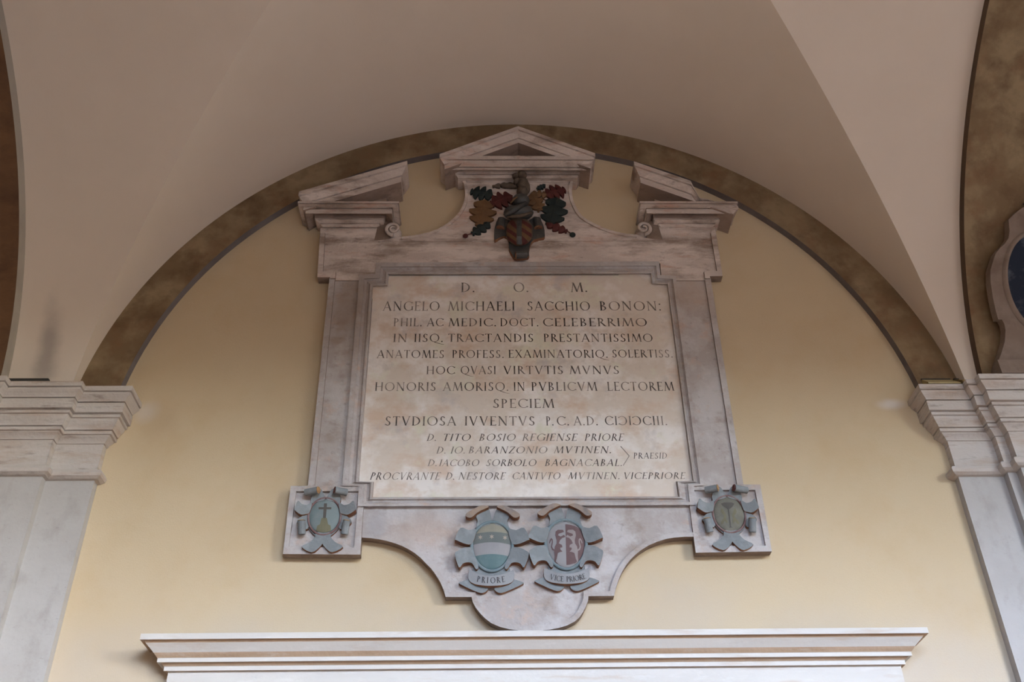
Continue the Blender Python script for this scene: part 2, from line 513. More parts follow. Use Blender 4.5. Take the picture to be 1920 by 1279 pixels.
XW = 1.5 * BAY + 0.2                 # half length of the portico piece that is built
XM = (X_L + X_R) / 2
bm = bmesh.new()
box(bm, XM - XW, XM + XW, 0.002, 0.35, 0.0, 11.0)
wall_back = struct('wall_back', bm, 'plaster')
bm = bmesh.new()
box(bm, XM - XW, XM + XW, -6.9, 0.0, -0.2, 0.0)
struct('floor', bm, 'floor')
bm = bmesh.new()
box(bm, XM - XW - .3, XM - XW, -6.9, 0.35, 0.0, 7.6)  # unseen end wall, added to keep side light out
struct('wall_left', bm, 'plaster')
bm = bmesh.new()                     # unseen end wall; its opening is added to let in side light
box(bm, XM + XW, XM + XW + .3, -6.9, -4.4, 0.0, 7.6)
box(bm, XM + XW, XM + XW + .3, -2.4, 0.35, 0.0, 7.6)
box(bm, XM + XW, XM + XW + .3, -4.4, -2.4, 2.4, 7.6)
struct('wall_right', bm, 'plaster')
bm = bmesh.new()
box(bm, XM - XW, XM + XW, -6.9, 0.0, 7.45, 7.6)  # unseen slab, added above the vault to seal out daylight
struct('light_seal_slab', bm, 'plaster')

# arcade towards the courtyard: open arches on piers, shifted, and closed at left to shape the light
bm = bmesh.new()
for ox, AR, ASP, b0, b1 in ((XM + 0.85, 1.95, 3.95, XM - BAY / 2, XM + BAY / 2), (XM + BAY, 2.10, 3.70, XM + BAY / 2, XM + XW)):
    pts = []                            # opening half width AR, springing height ASP
    for i in range(33):
        a = math.pi * i / 32
        pts.append((ox + AR * math.cos(a), ASP + AR * math.sin(a)))
    for (x0, z0), (x1, z1) in zip(pts, pts[1:]):
        fr = [Vector((x0, -6.2, z0)), Vector((x1, -6.2, z1)), Vector((x1, -6.2, 11)), Vector((x0, -6.2, 11))]
        bk = [Vector((v.x, -6.9, v.z)) for v in fr]
        prism(bm, fr, bk)
    box(bm, b0, ox - AR, -6.9, -6.2, 0, 11.0)
    box(bm, ox + AR, b1, -6.9, -6.2, 0, 11.0)
box(bm, XM - XW, XM - BAY / 2, -6.9, -6.2, 0, 11.0)  # unseen blind bay, added to hold back light from the left
struct('wall_front', bm, 'facade')
bm = bmesh.new()
box(bm, -40, 40, -32, -6.9, -0.35, -0.15)
box(bm, XM + XW, 40, -6.9, 12, -0.35, -0.15)
struct('floor_courtyard', bm, 'ground')
bm = bmesh.new()
box(bm, -40, 40, -33, -32, -0.35, 8.0)
struct('wall_courtyard', bm, 'facade')

# painted arch band on the wall
def arc_band(bm, cx, c_out, r_out, c_in, r_in, d1, z_end, n=72, ms_in=1):
    fo, fi = [], []
    a0 = math.asin((z_end - c_out) / r_out)
    b0 = math.asin((z_end - c_in) / r_in)
    for i in range(n + 1):
        t = i / n
        a = a0 + (math.pi - 2 * a0) * t
        b = b0 + (math.pi - 2 * b0) * t
        fo.append((cx + r_out * math.cos(a), c_out + r_out * math.sin(a)))
        fi.append((cx + r_in * math.cos(b), c_in + r_in * math.sin(b)))
    V = lambda p, d: bm.verts.new((p[0], -d, p[1]))
    for i in range(n):
        q = [V(fo[i], d1), V(fo[i + 1], d1), V(fi[i + 1], d1), V(fi[i], d1)]
        bm.faces.new(q).material_index = 0
        q = [V(fi[i], d1), V(fi[i + 1], d1), V(fi[i + 1], -.01), V(fi[i], -.01)]
        bm.faces.new(q).material_index = ms_in
        q = [V(fo[i], d1), V(fo[i + 1], d1), V(fo[i + 1], -.01), V(fo[i], -.01)]
        bm.faces.new(q).material_index = 0
    bmesh.ops.remove_doubles(bm, verts=bm.verts, dist=1e-4)
bm = bmesh.new()
arc_band(bm, 0.0, ZC, R_OUT + .004, 4.505, 2.362, 0.05, 4.777)
struct('trim_1', bm, ['brown', 'band_edge'])

# transverse arches (broad painted bands between the bays)
def transverse(bm, x0, x1, thick, edge_side):
    ys, n = [], 60
    prof_o, prof_i = [], []
    e0 = math.asin((4.777 - 4.60) / (2.36 - thick))
    for i in range(n + 1):
        a = e0 + (math.pi - 2 * e0) * i / n
        y = Y_MID + RY * math.cos(a)
        zo = 4.60 + 2.36 * math.sin(a)
        yi = Y_MID + (RY - thick) * math.cos(a)
        zi = 4.60 + (2.36 - thick) * math.sin(a)
        prof_o.append((y, zo + .02)); prof_i.append((yi, zi))
    for i in range(n):
        (ya, za), (yb, zb) = prof_i[i], prof_i[i + 1]
        (oa, qa), (ob, qb) = prof_o[i], prof_o[i + 1]
        V = lambda x, y, z: bm.verts.new((x, y, z))
        bm.faces.new((V(x0, ya, za), V(x1, ya, za), V(x1, yb, zb), V(x0, yb, zb))).material_index = 0
        for x in (x0, x1):
            bm.faces.new((V(x, ya, za), V(x, yb, zb), V(x, ob, qb), V(x, oa, qa))).material_index = 1
    bmesh.ops.remove_doubles(bm, verts=bm.verts, dist=1e-4)
bm = bmesh.new(); transverse(bm, X_L - ARCH_W, X_L, .085, 1); struct('trim_2', bm, ['red_brown', 'grey_edge'])
bm = bmesh.new(); transverse(bm, X_R, X_R + ARCH_W, .06, -1); struct('trim_3', bm, ['brown', 'dark_edge'])

# ------------------------------------------------------------------ wall pilasters with moulded caps
CAP_ROWS = [(0.0, 4.775), (0.14, 4.775), (0.14, 4.744), (0.126, 4.743), (0.126, 4.738), (0.134, 4.737), ('s', 0.103, 4.694), (0.088, 4.693), (0.088, 4.687), (0.103, 4.686), (0.103, 4.624),
            (0.084, 4.623), (0.082, 4.617), (0.090, 4.616), (0.090, 4.600), (0.078, 4.599), (0.078, 4.595), ('s', 0.052, 4.542), (0.040, 4.541), (0.040, 4.536), (0.048, 4.535), (0.048, 4.516),
            (0.036, 4.515), (0.034, 4.510), ('c', 0.008, 4.478), (0.0, 4.478), (0.0, 4.312),
            (0.022, 4.306), (0.040, 4.294), (0.046, 4.278), (0.040, 4.262), (0.020, 4.252), (0.0, 4.250)]
CAP = curve_rows(CAP_ROWS)

def pilaster_path(x_a, x_b, x_c, out):
    """plan of a stepped pier: x_a lesene edge, x_b second step, x_c third step, out = x where the third step ends (mirrored)."""
    s = 1 if x_b > x_a else -1
    mirror = x_c + (out - x_c) + (x_c - x_b), x_c + (out - x_c) + (x_c - x_a)
    mb = out + s * abs(x_c - x_b); ma = out + s * abs(x_c - x_a)
    p = [(x_a, 0.0), (x_a, -.05), (x_b, -.05), (x_b, -.10), (x_c, -.10), (x_c, -.155),
         (out, -.155), (out, -.10), (mb, -.10), (mb, -.05), (ma, -.05), (ma, 0.0)]
    return p if s < 0 else list(reversed(p))

def pilaster(x_a, x_b, x_c, out, label):
    t = empty('stone_pilaster', ((x_c + out) / 2, 0, 0), label, 'pilaster', None)
    path = pilaster_path(x_a, x_b, x_c, out)
    b1 = bmesh.new()
    sweep_plan(b1, path, [(0, 4.25), (0, 0.35), (.03, .33), (.03, 0.0)])
    link('shaft', b1, 'pilaster', t)
    b2 = bmesh.new()
    sweep_plan(b2, path, CAP)
    link('capital', b2, 'cap', t)
    return t

xb_l = unproj(75, 909, .10)[0]
xc_l = unproj(8, 720, .295)[0] - .14
xb_r = unproj(1887, 880, .10)[0]
xc_r = unproj(1902, 843, .155)[0]
pilaster(-2.348, xb_l, xc_l, X_L - ARCH_W - (X_L - xc_l), 'pale stepped stone pilaster with moulded cap, left of the memorial')
pilaster(2.402, xb_r, xc_r, X_R + ARCH_W + (X_R - xc_r), 'pale stepped stone pilaster with moulded cap, right of the memorial')

# thin dark strip on the left cap, flat clay tiles on the right cap
b = bmesh.new()
p0, p1, p2 = at(8, 711, .22), at(60, 713.5, .23), at(92, 714.5, .22)
box(b, p0.x, p2.x, -.235, -.205, 4.776, 4.797)
box(b, p2.x - .05, p2.x + .045, -.225, -.20, 4.776, 4.782)
o = link('lead_strip', b, 'lead', None, loc=(p1.x, -.22, 4.776))
tag(o, 'thin dark strip lying along the top of the left pilaster cap', 'metal strip')
for k, (xa, xb, lab) in enumerate(((1737, 1797, 'long flat yellowish tile lying on the right pilaster cap, left of the short one'),
                                   (1799, 1829, 'short flat yellowish tile on the right pilaster cap, nearest the medallion'))):
    A, B = at(xa, 715, .15), at(xb, 712, .15)
    t = empty('ledge_tile', ((A.x + B.x) / 2, -.13, 4.776), lab, 'tile', 'flat tiles on the right pilaster cap')
    yf = -.165 if k == 0 else -.185
    lo = [Vector((A.x, yf, 4.777)), Vector((B.x, yf, 4.777)), Vector((B.x, -.06, 4.777)), Vector((A.x + .02, -.06, 4.777))]
    hi = [lo[0] + Vector((0, 0, .028)), lo[1] + Vector((0, 0, .028)), lo[2] + Vector((0, 0, .115)), lo[3] + Vector((0, 0, .115))]
    b = bmesh.new()
    prism(b, hi, lo)
    link('tile_body', b, 'tile', t)
    b = bmesh.new(); tube(b, [hi[3], hi[2]], .008, 6); link('dark_edge', b, 'lead', t)
    b = bmesh.new(); tube(b, [hi[0] + Vector((0, -.002, -.02)), hi[1] + Vector((0, -.002, -.02))], .008, 6); link('dark_edge', b, 'lead', t)

# ------------------------------------------------------------------ door surround below the memorial
door = empty('door_surround', (0.03, 0, 0), 'white moulded stone door cornice and frieze below the memorial', 'door surround')
door['kind'] = 'thing'
D0 = .06
xl = unproj(315, 1262, D0)[0]; xr = unproj(1690, 1252, D0)[0]
def zrow(px, rows, d0):
    return [(p, unproj(px, y, d0 + p)[1]) for y, p in rows]
zr = zrow(960, [(1182.5, .125), (1193.5, .125), (1195, .108), (1200, .102), (1218, .066), (1222, .060), (1228, .050), (1229, .048), (1236, .048), (1237, .034), (1244, .020), (1245, .018), (1252.5, .018), (1253.5, .004)], D0)
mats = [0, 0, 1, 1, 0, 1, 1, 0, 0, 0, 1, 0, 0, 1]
rows = [(0.0, zr[0][1])] + zr
b = bmesh.new()
sweep_plan(b, front_path(xl, xr, D0), rows, mats=mats)
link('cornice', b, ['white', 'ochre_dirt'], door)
zt = zr[-1][1]
b = bmesh.new(); box(b, xl, xr, -D0, 0, zt - .30, zt + .002); link('frieze', b, 'white', door)
for s, xx in ((-1, xl), (1, xr - .30)):
    b = bmesh.new(); box(b, xx, xx + .30, -D0, 0, 0, zt - .30); link('jamb', b, 'white', door)

# ------------------------------------------------------------------ the memorial
MEM = empty('memorial_monument', (0, 0, unproj(985, 1180, .05)[1]),
            'large carved stone memorial tablet with broken pediment and painted arms under the arch', 'memorial')

# apron with concave sides and round lobe
L_CURVE = [(678.7, 1008), (693, 1009), (709, 1011), (725.5, 1014.5), (741, 1019), (754, 1024), (767, 1030.5), (778, 1037.5), (789, 1046.5), (798.7, 1056.7),
           (808, 1066), (815, 1075), (821.5, 1085), (827, 1095), (832, 1107), (835.3, 1119.5)]
LOBE = [(884, 1119.5), (886.5, 1129), (892, 1139.5), (901, 1151), (910, 1160), (921, 1168.5), (937, 1175.5), (955, 1180), (974, 1182.5), (993, 1183), (1012, 1182.5),
        (1032, 1180.5), (1048, 1177.5), (1063, 1173), (1077.5, 1165.6), (1086, 1158), (1092.5, 1149), (1099, 1136), (1103, 1125), (1103.3, 1118)]
R_CURVE = [(1151.6, 1117.5), (1154, 1105), (1157.8, 1093), (1162, 1081.5), (1167, 1071), (1173.5, 1060.5), (1181, 1050.6), (1191, 1040.5), (1201.5, 1032), (1216, 1023),
           (1232, 1016), (1248, 1011), (1264.5, 1008), (1284, 1006.5), (1302.5, 1006.5)]
low = L_CURVE + LOBE + R_CURVE
b = bmesh.new()
slab(b, [(672, 945)] + low + [(1304, 945)], .052, 0, 0, 1)
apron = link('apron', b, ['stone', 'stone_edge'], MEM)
b = bmesh.new()
strip_slab(b, [unproj(x, y, .066) for x, y in low], .026, .066, .03, side=1, mf=0, ms=1)
link('rim', b, ['stone', 'stone_edge'], apron)

# end blocks (pedestals) with raised border
def pedestal(outer, inner):
    b = bmesh.new()
    slab(b, outer, .050, 0, 0, 1)
    o = link('pedestal', b, ['stone', 'stone_edge'], MEM)
    b = bmesh.new()
    fo = [at(x, y, .068) for x, y in outer]; fi = [at(x, y, .068) for x, y in inner]
    n = len(fo)
    for i in range(n):
        j = (i + 1) % n
        A, B, C, D = fo[i], fo[j], fi[j], fi[i]
        k = lambda v, d: Vector((v.x, -d, v.z))
        for q, mi in (((A, B, C, D), 0), ((A, B, k(B, .02), k(A, .02)), 1), ((D, C, k(C, .045), k(D, .045)), 0)):
            b.faces.new([b.verts.new(v) for v in q]).material_index = mi
    bmesh.ops.remove_doubles(b, verts=b.verts, dist=1e-5)
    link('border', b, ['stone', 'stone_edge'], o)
pedestal([(545, 911), (684, 911), (675.5, 1040), (530.5, 1039)], [(555, 921), (673, 921), (664, 1027), (541, 1025.5)])
pedestal([(1288, 908.5), (1425.5, 908.5), (1447.3, 1034), (1304.5, 1036.5)], [(1299, 918.5), (1416, 918.5), (1435.8, 1023), (1315, 1024)])

# side jambs
def jamb(body, rim):
    b = bmesh.new(); slab(b, body, .056, 0, 0, 1)
    o = link('side_jamb', b, ['stone', 'stone_edge'], MEM)
    b = bmesh.new(); slab(b, rim, .069, 0, 0, 1)
    link('raised_fillet', b, ['stone', 'stone_edge'], o)
jamb([(619, 518), (690, 518), (660, 916), (578, 916)], [(618, 518), (628.5, 518), (590, 911), (577.5, 911)])
jamb([(1262, 520), (1332, 518), (1394.5, 916), (1310, 916)], [(1321, 520), (1331.5, 520), (1394, 908.5), (1382, 908.5)])

# inscription tablet and its stepped frame
IN_ = [(729, 515.5), (1219.7, 514.5), (1221.5, 533), (1250.5, 534), (1298.4, 901.5), (1267.5, 902.5), (1271.5, 931), (699.5, 932.5), (701.5, 903.5), (673.5, 902.5), (699.6, 537.5), (727.3, 537)]
OUT = [(705.5, 492.5), (1235.7, 490), (1238.5, 516), (1267, 517.5), (1320, 910.5), (1301, 911), (1304.3, 947), (670.5, 949.5), (672.8, 911), (641.5, 911), (673.8, 515), (703.5, 513.5)]
b = bmesh.new()
slab(b, [(x + (x - 985) * .004, y + (3 if y > 700 else -3)) for x, y in IN_], .047, .01, 0, 0)
TAB = link('inscription_tablet', b, ['tablet'], MEM)
b = bmesh.new()
layers = [(0.0, .045), (0.0, .078), (.34, .078), (.37, .066), (.55, .058), (.72, .064), (.80, .074), (.90, .074), (.95, .066), (1.0, .046)]
grid = []
for t, d in layers:
    grid.append([b.verts.new(at(ox + (ix - ox) * t, oy + (iy - oy) * t, d)) for (ox, oy), (ix, iy) in zip(OUT, IN_)])
for g, h in zip(grid, grid[1:]):
    for i in range(len(g)):
        j = (i + 1) % len(g)
        b.faces.new((g[i], g[j], h[j], h[i]))
link('tablet_frame', b, ['stone'], MEM)
# dark open joints between slab and frame
for p, q, w in (((1254.5, 560), (1298.8, 900.5), 1.6), ((698.0, 560), (674.2, 882), 1.0), ((729, 516.3), (1160, 515.4), .9), ((1268.3, 903.5), (1271.7, 928), 1.8), ((726.8, 519), (725.8, 535), 1.2)):
    b = bmesh.new()
    dx, dy = q[0] - p[0], q[1] - p[1]; l = math.hypot(dx, dy); nx, ny = -dy / l * w / 2, dx / l * w / 2
    b.faces.new([b.verts.new(at(x, y, .0485)) for x, y in ((p[0] + nx, p[1] + ny), (q[0] + nx, q[1] + ny), (q[0] - nx, q[1] - ny), (p[0] - nx, p[1] - ny))])
    link('open_joint', b, 'joint', TAB)

# entablature with end blocks
b = bmesh.new()
slab(b, [(600.5, 428), (713, 428), (709, 450), (1229, 447), (1226, 426), (1341, 426), (1355, 517.5), (1331, 518), (1331.5, 526), (1262, 526),
         (1240, 520), (1238, 494), (705, 496), (703, 520), (674, 526), (618, 526), (619, 520), (595, 520)], .062, 0, 0, 1)
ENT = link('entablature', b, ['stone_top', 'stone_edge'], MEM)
for pts in ([(600.5, 431), (609.5, 436), (605.5, 509), (629.5, 509.5), (628.5, 522), (619, 522), (619, 520), (595, 520)],
            [(1341, 430), (1332.5, 436), (1344.5, 508), (1320, 509), (1322, 522), (1331.5, 522), (1331, 518), (1355, 517.5)]):
    b = bmesh.new(); slab(b, pts, .076, .04, 0, 1)
    link('block_border', b, ['stone_top', 'stone_edge'], ENT)

# horizontal cornices over the end blocks
F0 = .062
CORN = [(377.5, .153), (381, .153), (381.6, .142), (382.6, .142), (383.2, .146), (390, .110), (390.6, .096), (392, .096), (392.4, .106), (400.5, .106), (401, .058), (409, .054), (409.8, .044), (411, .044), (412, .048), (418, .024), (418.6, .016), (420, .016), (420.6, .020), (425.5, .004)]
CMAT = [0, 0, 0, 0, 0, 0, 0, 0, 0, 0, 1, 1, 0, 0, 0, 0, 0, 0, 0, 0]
def cornice(x0, x1, px):
    rows = zrow(px, CORN, F0)
    rows = [(0.0, rows[0][1])] + rows
    b = bmesh.new()
    sweep_plan(b, front_path(x0, x1, F0), rows, mats=CMAT)
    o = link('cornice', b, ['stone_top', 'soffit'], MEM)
    return o, rows
xL1 = unproj(748, 383, .215)[0] - .153
xR0 = unproj(1200, 383, .215)[0] + .153
cL, rowsL = cornice(-1.277, xL1, 660)
cR, rowsR = cornice(xR0, 1.267, 1290)

# raking cornices of the broken pediment
def raking(name, A, B, x0, x1, thick, keep_from):
    """A, B: photo pixels of the two ends of the top edge (front plane); rows given as heights below the top edge."""
    a = at(*A, F0 + .155); c = at(*B, F0 + .155)
    s = (c.z - a.z) / (c.x - a.x)
    ztop = a.z
    rows = [(0.0, ztop), (.155, ztop), (.155, ztop - .036), (.143, ztop - .038), (.143, ztop - .044), (.150, ztop - .046), (.124, ztop - .088), (.112, ztop - .089), (.112, ztop - .095), (.120, ztop - .097),
            (.120, ztop - .148), (.020, ztop - .150), (.020, ztop - .185), (.0, ztop - .19)]
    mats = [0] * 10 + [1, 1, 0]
    b = bmesh.new()
    sweep_plan(b, front_path(x0, x1, F0), rows, shear=s, xref=a.x, mats=mats)
    bmesh.ops.triangulate(b, faces=b.faces)
    return b, s, a.x, ztop
xrl = unproj(763.5, 303, .217)[0] - .155
b, s, xr_, zt_ = raking('raking_cornice', (557, 360), (763.5, 301.5), -1.277, xrl, 1.0, 0)
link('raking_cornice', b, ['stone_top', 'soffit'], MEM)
# tympanum behind
b = bmesh.new()
zb = rowsL[0][1]
xz_slab(b, [(-1.26, zb - .01), (xrl, zb - .01), (xrl, zt_ + s * (xrl - xr_) - .16), (-1.26, zt_ + s * (-1.26 - xr_) - .05)], F0 + .004, 0)
link('tympanum', b, ['stone_top'], MEM)
xrr = unproj(1188.5, 303, .217)[0] + .155
b, s, xr_, zt_ = raking('raking_cornice', (1386, 370), (1188.5, 302.5), xrr, 1.267, 1.0, 0)
# its upper moulding is broken away towards the lower end
xb0, xb1 = unproj(1292, 331, .2)[0], unproj(1308, 349, .2)[0]
for xx in (xb0, xb0 + .03, xb0 + .06, xb1, xb1 + .05, xb1 + .11, xb1 + .17, xb1 + .23, xb1 + .29):
    bmesh.ops.bisect_plane(b, geom=list(b.verts) + list(b.edges) + list(b.faces), plane_co=(xx, 0, 0), plane_no=(1, 0, 0))
rnd = random.Random(3)
for v in b.verts:
    top = zt_ + s * (v.co.x - xr_)
    if v.co.x > xb0 + .001 and v.co.y < -.09 and v.co.z > top - .13:
        f_ = min((v.co.x - xb0) / (xb1 - xb0), 1) * (1 - .45 * max(0, (v.co.x - xb1) / .36))
        v.co.z -= (.105 + rnd.uniform(-.012, .012)) * f_ * max(0, 1 - (top - v.co.z) / .16)
        v.co.y += (.022 + rnd.uniform(-.008, .008)) * f_
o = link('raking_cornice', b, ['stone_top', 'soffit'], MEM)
b = bmesh.new()
zb = rowsR[0][1]
xz_slab(b, [(xrr, zb - .01), (1.26, zb - .01), (1.26, zt_ + s * (1.26 - xr_) - .05), (xrr, zt_ + s * (xrr - xr_) - .16)], F0 + .004, 0)
link('tympanum', b, ['stone_top'], MEM)

# attic between: concave flanks ending in volutes
LF = [(866, 338), (869.7, 344), (871.8, 355), (872, 366), (870.5, 377), (867, 387), (861, 398), (852.7, 407), (842, 416.5), (831, 423.6), (819, 430), (806.7, 434.5), (792, 438.3), (777.6, 440.8), (753, 444)]
RF = [(1076, 338), (1072.7, 346), (1072, 356), (1073, 366), (1075, 376), (1078.8, 385), (1084, 395), (1091, 404), (1102, 412), (1115, 419), (1129, 425.5), (1144, 431), (1158, 435), (1173, 438), (1194, 440)]
b = bmesh.new()
slab(b, LF + [(735, 447), (709, 451), (709, 453), (1229, 451), (1229, 449), (1206, 445)] + list(reversed(RF)), .068, 0, 0, 0)
ATT = link('attic', b, ['stone_top', 'stone_edge'], MEM)
for pts, sd in ((LF, 1), (RF, -1)):
    b = bmesh.new()
    strip_slab(b, [unproj(x, y, .080) for x, y in pts], .02, .080, .03, side=sd, mf=0, ms=0)
    link('lip', b, ['stone_top'], ATT)
for px, py, sd in ((737.8, 434.5, -1), (1205.8, 433.3, 1)):
    c = at(px, py, .06)
    b = bmesh.new()
    n, r0 = 64, .053
    pts, rad_ = [], []
    for i in range(n + 1):
        t = i / n
        a = rad(-90) + sd * t * 2 * math.pi * 1.6
        r = r0 * (1 - .80 * t)
        pts.append(Vector((c.x + r * math.cos(a) * .92, -.088 - .004 * t, c.z + r * math.sin(a))))
        rad_.append(.0125 * (1 - .45 * t))
    tube(b, pts, rad_, 8)
    dome(b, c.x, c.z, .052, .056, .03, .052, 28, 3)
    link('volute', b, ['stone_top'], ATT, smooth=True)
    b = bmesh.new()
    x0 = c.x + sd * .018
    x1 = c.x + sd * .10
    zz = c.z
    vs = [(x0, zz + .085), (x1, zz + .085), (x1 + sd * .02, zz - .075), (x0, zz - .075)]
    xz_slab(b, vs, .0632, .05)  # thin dark plate; the shade beside the volute is put into its colour
    link('painted_recess_shade', b, ['stone_edge'], ATT)

# small central pediment
PED_X0, PED_X1 = -.369, .355
G0 = .072
b = bmesh.new()
PC = [(292.5, .150), (299, .150), (299.6, .138), (300.6, .138), (301.2, .143), (313, .104), (313.5, .092), (314.5, .092), (315, .100), (319, .100), (319.5, .062), (326.5, .056), (327, .044), (328, .044), (328.6, .050), (334, .040), (339, .010), (341, .003)]
PM = [0] * 10 + [1] + [0] * 7
rowsC = zrow(970, PC, G0)
rowsC = [(0.0, rowsC[0][1])] + rowsC
sweep_plan(b, front_path(PED_X0, PED_X1, G0), rowsC, mats=PM)
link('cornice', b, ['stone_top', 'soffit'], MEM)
ap = at(971.5, 236.5, G0 + .16)
for A, side in (((827, 288), -1), ((1115, 287), 1)):
    a = at(*A, G0 + .16)
    s = (ap.z - a.z) / (ap.x - a.x)
    zt = ap.z
    rows = [(0.0, zt), (.16, zt), (.16, zt - .030), (.148, zt - .032), (.148, zt - .038), (.155, zt - .040), (.130, zt - .080), (.118, zt - .081), (.118, zt - .086), (.126, zt - .088), (.126, zt - .128), (.015, zt - .130), (.015, zt - .16), (.0, zt - .165)]
    mats = [0] * 10 + [1, 1, 0]
    xa, xb = (PED_X0, ap.x) if side < 0 else (ap.x, PED_X1)
    b = bmesh.new()
    # open end at the apex: butt the two slopes together
    path = [(xb, -G0), (xa, -G0), (xa, 0.0)] if side < 0 else [(xb, 0.0), (xb, -G0), (xa, -G0)]
    sweep_plan(b, path, rows, shear=s, xref=ap.x, mats=mats)
    link('raking_cornice', b, ['stone_top', 'soffit'], MEM)
b = bmesh.new()
zb = rowsC[0][1]
xz_slab(b, [(PED_X0, zb - .01), (PED_X1, zb - .01), (ap.x, ap.z - .12)], G0 + .002, 0)
link('tympanum', b, ['stone_top'], MEM)

# ------------------------------------------------------------------ Roman capitals cut as stroke shapes
T, t_ = .122, .052
GL = {
 'A': (.78, [('l', .06, 0, .385, 1, t_), ('l', .375, 1, .70, 0, T), ('l', .19, .34, .57, .34, t_), ('s', .06, 0, .10), ('s', .70, 0, .12)]),
 'B': (.60, [('l', .13, 0, .13, 1, T), ('a', .15, .745, .30, .255, -90, 90, T, t_), ('a', .15, .255, .38, .255, -90, 90, T, t_), ('s', .1, 0, .1), ('s', .1, 1, .1)]),
 'C': (.80, [('a', .47, .5, .45, .5, 42, 318, T, t_), ('l', .80, .80, .80, .93, t_), ('l', .80, .07, .80, .18, t_)]),
 ')': (.80, [('a', .33, .5, .45, .5, -138, 138, T, t_), ('l', .0, .80, .0, .93, t_), ('l', .0, .07, .0, .18, t_)]),
 'D': (.78, [('l', .13, 0, .13, 1, T), ('a', .15, .5, .57, .5, -90, 90, T, t_), ('s', .1, 0, .1), ('s', .1, 1, .1)]),
 'E': (.56, [('l', .13, 0, .13, 1, T), ('l', .13, .97, .50, .97, t_), ('l', .13, .52, .43, .52, t_), ('l', .13, .03, .52, .03, t_), ('s', .08, 0, .08), ('s', .08, 1, .08), ('l', .49, .86, .49, 1, t_), ('l', .51, 0, .51, .14, t_)]),
 'F': (.52, [('l', .13, 0, .13, 1, T), ('l', .13, .97, .49, .97, t_), ('l', .13, .50, .41, .50, t_), ('s', .13, 0, .12), ('s', .08, 1, .08), ('l', .48, .86, .48, 1, t_)]),
 'G': (.86, [('a', .47, .5, .45, .5, 42, 318, T, t_), ('l', .80, .80, .80, .93, t_), ('l', .80, .06, .80, .44, T), ('s', .80, .44, .12)]),
 'H': (.80, [('l', .13, 0, .13, 1, T), ('l', .67, 0, .67, 1, T), ('l', .13, .5, .67, .5, t_), ('s', .13, 0, .12), ('s', .13, 1, .12), ('s', .67, 0, .12), ('s', .67, 1, .12)]),
 'I': (.26, [('l', .13, 0, .13, 1, T), ('s', .13, 0, .13), ('s', .13, 1, .13)]),
 'L': (.54, [('l', .13, 0, .13, 1, T), ('l', .13, .03, .50, .03, t_), ('s', .08, 0, .08), ('s', .13, 1, .12), ('l', .50, 0, .50, .16, t_)]),
 'M': (.98, [('l', .08, 0, .21, 1, t_), ('l', .20, 1, .49, .02, T), ('l', .48, .02, .77, 1, t_), ('l', .77, 1, .89, 0, T), ('s', .08, 0, .10), ('s', .89, 0, .12), ('s', .16, 1, .08), ('s', .82, 1, .08)]),
 'N': (.82, [('l', .12, 0, .12, 1, t_), ('l', .12, 1, .69, .0, T), ('l', .69, 0, .69, 1, t_), ('s', .12, 0, .11), ('s', .08, 1, .09), ('s', .69, 1, .11)]),
 'O': (.94, [('a', .47, .5, .45, .5, 0, 360, T, t_)]),
 'P': (.56, [('l', .13, 0, .13, 1, T), ('a', .15, .73, .35, .27, -90, 90, T, t_), ('s', .13, 0, .12), ('s', .1, 1, .1)]),
 'Q': (.94, [('a', .47, .5, .45, .5, 0, 360, T, t_), ('c', .44, .02, .75, -.13, 1.0, -.26, 1.38, -.31, .09)]),
 'R': (.66, [('l', .13, 0, .13, 1, T), ('a', .15, .74, .34, .26, -90, 90, T, t_), ('l', .28, .50, .62, .02, T), ('s', .13, 0, .12), ('s', .1, 1, .1), ('s', .66, 0, .09)]),
 'S': (.54, [('a', .28, .745, .20, .255, 38, 262, T, t_ + .02), ('a', .26, .25, .23, .25, -142, 98, T, t_ + .02), ('l', .44, .80, .44, .95, t_), ('l', .06, .05, .06, .2, t_)]),
 'T': (.64, [('l', .32, 0, .32, 1, T), ('l', .03, .97, .61, .97, t_), ('s', .32, 0, .12), ('l', .04, .86, .04, 1, t_), ('l', .60, .86, .60, 1, t_)]),
 'V': (.74, [('l', .08, 1, .38, 0, T), ('l', .37, 0, .66, 1, t_), ('s', .08, 1, .12), ('s', .66, 1, .09)]),
 'X': (.72, [('l', .08, 1, .62, 0, T), ('l', .08, 0, .62, 1, t_), ('s', .08, 0, .09), ('s', .62, 0, .11), ('s', .08, 1, .11), ('s', .62, 1, .09)]),
 'Z': (.64, [('l', .06, .97, .57, .97, t_), ('l', .54, 1, .08, 0, T), ('l', .06, .03, .58, .03, t_), ('l', .07, .84, .07, 1, t_), ('l', .57, 0, .57, .16, t_)]),
 '.': (.20, [('l', .10, 0, .10, .13, .13)]),
 ':': (.20, [('l', .10, 0, .10, .13, .12), ('l', .10, .62, .10, .74, .12)]),
}

